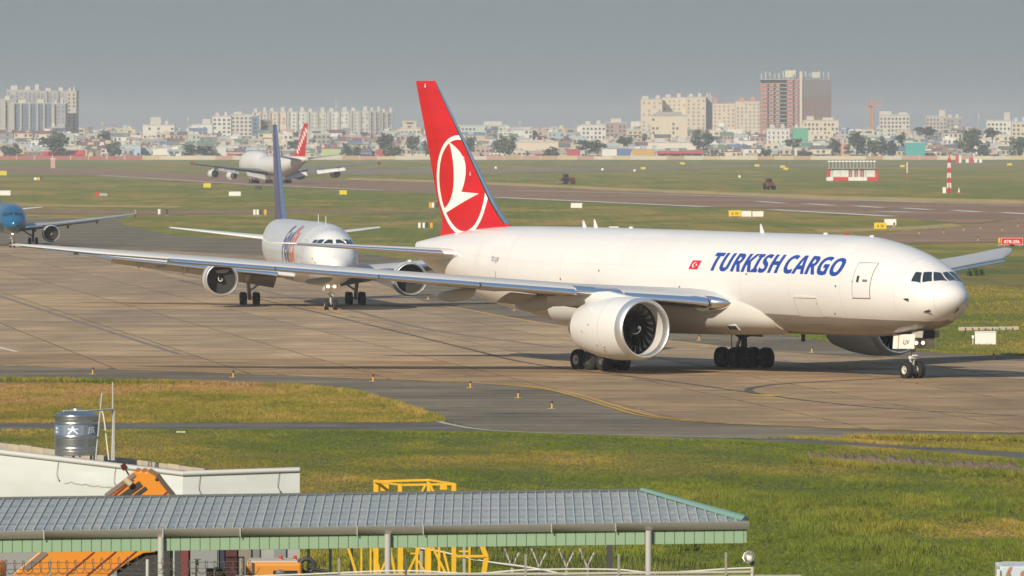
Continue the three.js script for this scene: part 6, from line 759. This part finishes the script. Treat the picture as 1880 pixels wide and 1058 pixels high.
{ // tipped orange dump body
  const Z = 234, k = KZ(Z), V = (px, py) => [XA(px, Z), YA(py, Z)], S = thing('tipper_truck', 'orange tipper with raised body showing above and below the canopy', 'truck', [0, 0, -Z]), om = std(0.66, 0.235, 0.012, 0.45), prof = [[25, 1056], [246, 867], [253, 869.5], [259, 867.5], [265, 870.5], [270, 868.5], [284, 877], [296, 893], [322, 925], [292, 1006], [283, 1013], [262, 1015], [238, 1029], [205, 1052], [170, 1085], [60, 1100]].map((p) => V(...p));
  const sh = new THREE.Shape(prof.map((p) => new THREE.Vector2(...p))), g = new THREE.ExtrudeGeometry(sh, { depth: 2.3, bevelEnabled: true, bevelSize: 0.03, bevelThickness: 0.03, bevelSegments: 2 }); g.translate(0, 0, -2.3); const body0 = part(S, 'tipper_body', g, om);
  const dr = std(0.24, 0.035, 0.015, 0.6), gr = std(0.19, 0.15, 0.13, 0.6), blk = std(0.035, 0.033, 0.03, 0.7), along = (a, b, w, m, n, z = 0.045) => { const A = V(...a), B = V(...b); return part(body0, n, sbar([A[0], A[1], z], [B[0], B[1], z], w, 0.03), m); };
  for (const [a, b] of [[[120, 1057], [172, 1014]], [[158, 1058], [212, 1013]], [[196, 1057], [250, 1012]], [[296, 912], [309, 901]]]) along(a, b, 0.035, dr, 'stripe'); along([193, 911], [247, 871], 0.12, gr, 'groove'); along([45, 1046], [84, 1014], 0.16, gr, 'groove'); along([206, 912], [244, 881], 0.05, dr, 'groove'); along([222, 914], [258, 888], 0.17, blk, 'vent'); along([242, 915], [268, 896], 0.1, blk, 'vent');
  const A = V(229, 880), B2 = V(240, 890); part(body0, 'silencer', bar([A[0], A[1], 0.16], [B2[0], B2[1], 0.16], 0.09, 14), std(0.5, 0.42, 0.27, 0.4)); const C = V(236, 873), D = V(229, 861); part(body0, 'beacon_stalk', bar([C[0], C[1], 0], [D[0], D[1], 0], 0.025), blk); part(body0, 'beacon', new THREE.CylinderGeometry(0.075, 0.085, 0.18, 14).rotateZ(0.6).translate(D[0] - 0.03, D[1] + 0.05, 0), std(0.10, 0.015, 0.01, 0.25)); const E = V(287, 881); part(body0, 'side_lamp', new THREE.SphereGeometry(0.05, 12, 8).translate(E[0], E[1], 0.02), blk);
  part(S, 'chassis', bx(6, 0.4, 1.0, XA(170, Z), 1.0, -1.1), blk); part(S, 'cab', rbx(1.9, 2.0, 2.2, 0.15, XA(-60, Z), 1.6, -1.15), om); for (const [px, z] of [[-60, 0], [60, 0], [240, 0], [-60, -2.2], [60, -2.2], [240, -2.2]]) part(S, 'wheel', tyre(0.5, 0.35, 24).translate(XA(px, Z), 0.5, z), jetM.tyre); part(S, 'tipping_ram', bar([XA(120, Z), 1.1, -1.1], [XA(230, Z), 3.2, -1.1], 0.12), std(0.4, 0.4, 0.4, 0.4)); part(S, 'body_underside', bx(1.5, 1.6, 2.2, XA(262, Z), YA(1045, Z) - 0.3, -1.2), blk);
}
{ // yellow docking frame
  const S = thing('work_stand', 'yellow welded steel work stand rising behind the canopy', 'stand', [0, 0, 0]), ym = std(0.70, 0.40, 0.012, 0.5), V = (px, py, Z) => [XA(px, Z), YA(py, Z), -Z], leg = (px, Z, w = 0.1, y1 = 4.88) => part(S, 'leg', sbar([XA(px, Z), 0, -Z], [XA(px, Z), y1, -Z], w, w * 0.8), ym), N = 233.3, F = 236;
  leg(690, F, 0.14); leg(787, F, 0.1); leg(734, N, 0.12); leg(833, N, 0.13); const rail = (a, b, w = 0.06) => part(S, 'top_rail', sbar(a, b, w, w), ym); rail(V(688, 884.5, F), V(787, 882, F)); rail(V(733, 891, N), V(834, 889.5, N)); rail(V(688, 884.5, F), V(733, 891, N)); rail(V(787, 882, F), V(834, 889.5, N)); part(S, 'gusset', bx(0.24, 0.24, 0.03, XA(706, F), YA(894, F), -F + 0.1), ym); part(S, 'gusset', bx(0.2, 0.14, 0.03, XA(814, N + 1), YA(895, N + 1), -N - 1), ym);
  const brace = (a, b, w = 0.06) => part(S, 'brace', sbar(a, b, w, w), ym); brace(V(780, 892, F), V(770, 912, F)); brace(V(790, 892, F), V(800, 912, F)); brace(V(637, 1000, N), V(660, 1075, N), 0.07); leg(663, F, 0.05, 3.6); leg(680, F, 0.05, 3.6); brace(V(684, 1003, N), V(700, 1060, N)); brace(V(720, 1003, F), V(694, 1062, F), 0.05); brace(V(716, 1010, N), V(728, 1070, N), 0.07); leg(738, F, 0.05, 3.9); brace(V(773, 1001, N), V(745, 1060, N), 0.06); leg(782, N, 0.06, 3.8); brace(V(792, 1001, N), V(822, 1062, N), 0.07); brace(V(814, 1012, F), V(826, 1060, F), 0.06); leg(862, N, 0.06, 3.6); brace(V(838, 1022, N), V(893, 1022, N), 0.07); brace(V(835, 1013, F), V(862, 1013, F), 0.05); brace(V(884, 1000, N), V(893, 1024, N), 0.14); brace(V(893, 1024, N), V(884, 1075, N), 0.14); for (const px of [765, 789, 806]) leg(px, 237.5, 0.07, 3.7); brace(V(738, 1017, 237.5), V(770, 1017, 237.5), 0.04); brace(V(768, 1030, 237.5), V(785, 1060, 237.5), 0.05);
  part(S, 'platform', bx(3.2, 0.08, 2.4, XA(770, 235), 1.6, -235), ym);
}
{ // small orange truck, store cupboards and drums under the canopy
  const Z = 238, V = (px, py) => [XA(px, Z), YA(py, Z)], S = thing('service_truck', 'small orange truck with two red beacons under the canopy', 'truck', [XA(502, Z), 0, -Z]), om = std(0.60, 0.24, 0.03, 0.5), k = KZ(Z), top = YA(1034, Z), w = 104 / k;
  part(S, 'cab', rbx(w, 1.5, 1.9, 0.1, 0, top - 0.75, -0.95), om); part(S, 'cab_roof', rbx(w * 0.9, 0.1, 1.7, 0.04, -0.03, top, -0.95), std(0.45, 0.38, 0.30, 0.7)); part(S, 'windscreen', bx(w * 0.42, 0.45, 0.04, w * 0.2, top - 0.45, 0.02), jetM.glass); part(S, 'mirror', [new THREE.SphereGeometry(0.14, 14, 10).scale(1, 0.7, 0.4).translate(w * 0.12, top - 0.28, 0.3), bar([w * 0.12, top - 0.3, 0.28], [w * 0.12, top - 0.7, 0.0], 0.02)], std(0.12, 0.11, 0.1, 0.5)); part(S, 'door_bar', bx(0.06, 1.2, 0.04, -w * 0.37, top - 0.6, 0.02), std(0.05, 0.05, 0.05, 0.6));
  for (const px of [514, 540]) part(S, 'beacon', [new THREE.CylinderGeometry(0.05, 0.06, 0.11, 14).translate((px - 502) / k, top + 0.12, -0.6)], std(0.5, 0.06, 0.02, 0.25)); part(S, 'beacon_base', [514, 540].map((px) => new THREE.CylinderGeometry(0.055, 0.055, 0.03, 12).translate((px - 502) / k, top + 0.06, -0.6)), std(0.6, 0.58, 0.52, 0.5)); part(S, 'hose_reel', new THREE.TorusGeometry(0.2, 0.06, 8, 20).translate(w * 0.58, top - 0.12, -0.6), std(0.04, 0.04, 0.05, 0.6)); part(S, 'boom', bar([w * 0.6, top - 0.15, -0.6], [w * 1.4, top - 0.55, -0.6], 0.06), std(0.03, 0.03, 0.04, 0.6)); part(S, 'chassis', bx(w * 1.5, 0.5, 1.6, w * 0.2, 0.9, -0.95), signDark); for (const [a, b] of [[-0.4, 0], [-0.4, -1.9], [0.75, 0], [0.75, -1.9]]) part(S, 'wheel', tyre(0.42, 0.28, 20).translate(a * w, 0.42, b), jetM.tyre);
  const Zc = 243; [[-40, 318, std(0.26, 0.26, 0.25, 0.8), 'grey shed wall behind the orange tipper under the canopy'], [320, 347, std(0.17, 0.03, 0.035, 0.7), 'dark red cupboard beside the canopy post'], [348, 402, std(0.24, 0.25, 0.25, 0.7), 'grey cupboard right of the dark red one'], [403, 412, std(0.025, 0.028, 0.06, 0.7), 'narrow navy cupboard under the canopy'], [413, 436, std(0.08, 0.018, 0.022, 0.7), 'second dark red cupboard left of the orange truck'], [437, 462, std(0.21, 0.19, 0.155, 0.7), 'brown-grey cabinet left of the orange truck'], [463, 477, std(0.17, 0.175, 0.18, 0.7), 'grey cabinet behind the orange truck cab'], [502, 526, std(0.20, 0.215, 0.22, 0.7), 'pale grey cabinet behind the red beacons']].forEach(([a, b, m, l]) => { const w2 = (b - a) / KZ(Zc), q = thing('cupboard', l, 'cupboard', [XA((a + b) / 2, Zc), 0, -Zc]); part(q, 'cupboard_body', rbx(w2 * 0.97, 3.65, 1.2, 0.02, 0, 1.83, -0.6), m); part(q, 'door_panel', bx(w2 * 0.86, 3.3, 0.04, 0, 1.85, 0.02), m); part(q, 'door_handle', bx(0.03, 0.2, 0.05, w2 * 0.3, 1.5, 0.05), std(0.3, 0.3, 0.3, 0.5)); });
  const Zd = 222; [[378, 392, 1046, std(0.13, 0.08, 0.05, 0.8), 'brown drum left of the wire basket'], [393, 412, 1043, std(0.17, 0.13, 0.10, 0.8), 'second brown drum beside the wire basket']].forEach(([a, b, y, m, l]) => { const w2 = (b - a) / KZ(Zd), q = thing('drum', l, 'drum', [XA((a + b) / 2, Zd), 0, -Zd]), h = YA(y, Zd); part(q, 'drum_body', new THREE.CylinderGeometry(w2 / 2, w2 / 2, h, 20).translate(0, h / 2, 0), m); part(q, 'drum_rim', new THREE.TorusGeometry(w2 / 2, 0.015, 6, 20).rotateX(Math.PI / 2).translate(0, h, 0), signDark); });
  { const q = thing('hand_pump', 'small blue and yellow pump on a post under the canopy', 'pump', [XA(361, Zd), 0, -Zd]); part(q, 'pump_body', rbx(0.09, 0.14, 0.1, 0.02, 0, YA(1034, Zd), 0), std(0.05, 0.14, 0.42, 0.4)); part(q, 'pump_post', bx(0.05, YA(1040, Zd), 0.05, -0.02, YA(1040, Zd) / 2, 0), brightYellow); part(q, 'pump_handle', bx(0.18, 0.02, 0.03, 0.02, YA(1028, Zd), 0), brightYellow); }
  { const q = thing('wire_basket', 'dark wire basket left of the orange truck', 'basket', [XA(430, Zd), 0, -Zd]), h = YA(1024, Zd), l = []; for (let i = 0; i <= 12; i++) l.push(bx(0.012, 0.9, 0.012, -0.24 + i * 0.04, h - 0.45, 0)); for (let i = 0; i < 6; i++) l.push(bx(0.5, 0.012, 0.012, 0, h - i * 0.15, 0)); const m = part(q, 'wire_grid', l, std(0.06, 0.055, 0.05, 0.7)); m.userData.kind = 'stuff'; part(q, 'basket_frame', [bx(0.03, h, 0.03, -0.25, h / 2, 0), bx(0.03, h, 0.03, 0.25, h / 2, 0), bx(0.5, 0.03, 0.03, 0, h, 0)], std(0.08, 0.075, 0.07, 0.7)); }
}
{ // fences, wires, floodlight, container
  const Z = 205, V = (px, py, z = Z) => [XA(px, z), YA(py, z), -z], pale = std(0.62, 0.60, 0.54, 0.6), darkP = std(0.10, 0.095, 0.085, 0.8);
  const F = thing('front_fence', 'pale pipe-topped fence along the bottom edge of the view', 'fence', [0, 0, 0]); for (const px of [92, 441, 622, 745, 965, 1136, 1333]) part(F, 'post', sbar([XA(px, Z), 0, -Z], V(px, px > 1300 ? 1015 : px > 900 ? 1018 : 1026), 0.055), px < 700 || px > 900 ? std(0.26, 0.25, 0.22, 0.8) : darkP); part(F, 'pipe_rail', tube([V(430, 1060), V(560, 1055.5), V(745, 1049), V(870, 1054), V(965, 1047.5), V(1136, 1047), V(1190, 1052), V(1260, 1050.5), V(1333, 1045.5), V(1384, 1043.5)], 0.022, 90), pale); part(F, 'rail', [sbar(V(622, 1056), V(965, 1054), 0.05), sbar(V(965, 1054.5), V(1333, 1051), 0.05), sbar(V(1333, 1051), V(1384, 1050), 0.05)], std(0.42, 0.40, 0.34, 0.7)); part(F, 'lower_panel', bx(12.6, 2.6, 0.04, XA(1003, Z), 2.5, -Z - 0.04), std(0.3, 0.3, 0.27, 0.8));
  const wires = []; for (const y of [1034, 1045, 1053]) wires.push(tube([V(-30, y + 3), V(92, y), V(250, y + 1.2), V(441, y - 2)], 0.008, 30, 5)); part(F, 'strand_wire', wires, darkP);
  const coil = []; for (let i = 0; i <= 620; i++) { const t = i / 620, px = mix(-10, 470, t), a = t * 2 * Math.PI * 30; coil.push([XA(px, Z) + Math.cos(a) * 0.08, YA(1040 + 4 * Math.sin(t * 9), Z) + Math.sin(a) * 0.17, -Z + Math.cos(a) * 0.2]); } part(F, 'razor_coil', tube(coil, 0.009, 1200, 4), darkP); for (const [px, y] of [[270, 1028]]) part(F, 'outer_post', bar([XA(px, Z), 0, -Z + 0.6], V(px, y, Z - 0.6), 0.04), std(0.5, 0.48, 0.44, 0.6));
  const R = thing('rear_fence', 'grey fence of forked posts and dark mesh coil behind the canopy', 'fence', [0, 0, 0]), Zr = 258; for (const px of [492, 566, 606, 645, 773, 852, 940, 990, 1040, 1078]) { const lean = px > 900; part(R, 'post', sbar([XA(px, Zr), 0, -Zr], V(px, lean ? 1041 : 985, Zr), 0.09), std(0.33, 0.32, 0.29, 0.85)); if (lean) part(R, 'forked_arm', [bar(V(px, 1042, Zr), V(px - 14, 1008, Zr), 0.03), bar(V(px, 1042, Zr), V(px + 13, 1016, Zr), 0.03)], std(0.42, 0.40, 0.36, 0.8)); }
  const coil2 = []; for (let i = 0; i <= 700; i++) { const t = i / 700, px = mix(860, 1300, t), a = t * 2 * Math.PI * 46; coil2.push([XA(px, Zr) + Math.sin(a) * 0.05, YA(mix(1016, 1052, Math.pow(t, 1.1)), Zr) + Math.sin(a) * 0.28, -Zr + Math.cos(a) * 0.35]); } part(R, 'mesh_coil', tube(coil2, 0.010, 1500, 4), std(0.05, 0.05, 0.05, 0.8)); part(R, 'cable', [tube([V(740, 1003, 250), V(800, 1012, 250), V(880, 1030, 250), V(960, 1041, 250), V(1010, 1050, 250), V(1060, 1062, 250)], 0.03, 40)], pale); part(R, 'cable', [tube([V(760, 1008, 250), V(840, 1022, 250), V(930, 1040, 250), V(1040, 1058, 250)], 0.03, 40)], std(0.05, 0.045, 0.04, 0.8));
  const L = thing('floodlight', 'round metal floodlight on a post right of the canopy', 'floodlight', [XA(1378, Z), 0, -Z]), ly = YA(1025, Z), cone = lathe([[0.05, -0.2], [0.07, -0.12], [0.15, -0.02], [0.185, 0.12], [0.19, 0.13], [0.178, 0.12], [0.14, 0.0], [0.04, -0.1]], 32); cone.scale(0.8, 0.8, 0.8); cone.rotateX(1.1); cone.rotateZ(0.9); cone.translate(0, ly, 0); part(L, 'reflector', cone, new THREE.MeshStandardMaterial({ color: lin(0.75, 0.74, 0.72), metalness: 1, roughness: 0.22 })); part(L, 'bulb', new THREE.SphereGeometry(0.07, 16, 12).translate(-0.02, ly - 0.01, 0.08), std(0.8, 0.78, 0.72, 0.3)); part(L, 'post', bar([0.05, 0, -0.02], [0.05, ly - 0.15, -0.02], 0.04), std(0.5, 0.49, 0.45, 0.6)); part(L, 'bracket', bx(0.09, 0.14, 0.04, 0.05, ly - 0.16, 0), std(0.1, 0.1, 0.1, 0.7));
  const Zq = 208, q = thing('container', 'pale peeling container roof with hand rail in the lower right corner', 'container', [XA(1868, Zq), 0, -Zq]), top = YA(1041, Zq), rust = canvas(256, 256, (c, W, H) => { c.fillStyle = '#b9c4cc'; c.fillRect(0, 0, W, H); for (let i = 0; i < 60; i++) { c.fillStyle = hash2(i, 41) > 0.6 ? 'rgba(150,96,60,0.75)' : hash2(i, 42) > 0.5 ? 'rgba(60,60,64,0.7)' : 'rgba(225,228,230,0.6)'; c.beginPath(); c.ellipse(hash2(i, 43) * W, hash2(i, 44) * H, 3 + 16 * hash2(i, 45), 2 + 6 * hash2(i, 46), hash2(i, 47) * 3, 0, 6.3); c.fill(); } }); const w = 2.0; part(q, 'container_body', rbx(w, top, 2.2, 0.04, w / 2 - 0.42, top / 2, -1.1), new THREE.MeshStandardMaterial({ map: rust, roughness: 0.8 })); part(q, 'hand_rail', [bar([-0.36, top, -0.05], [-0.36, top + 0.11, -0.05], 0.012), bar([-0.36, top + 0.11, -0.05], [w - 0.5, top + 0.1, -0.05], 0.012), bar([0.28, top, -0.05], [0.28, top + 0.1, -0.05], 0.012)], std(0.45, 0.47, 0.36, 0.6)); part(q, 'corner_post', rbx(0.1, top - 0.02, 0.1, 0.03, -0.46, top / 2 - 0.06, 0.03), std(0.55, 0.58, 0.54, 0.6));
}
renderer.render(scene, camera);
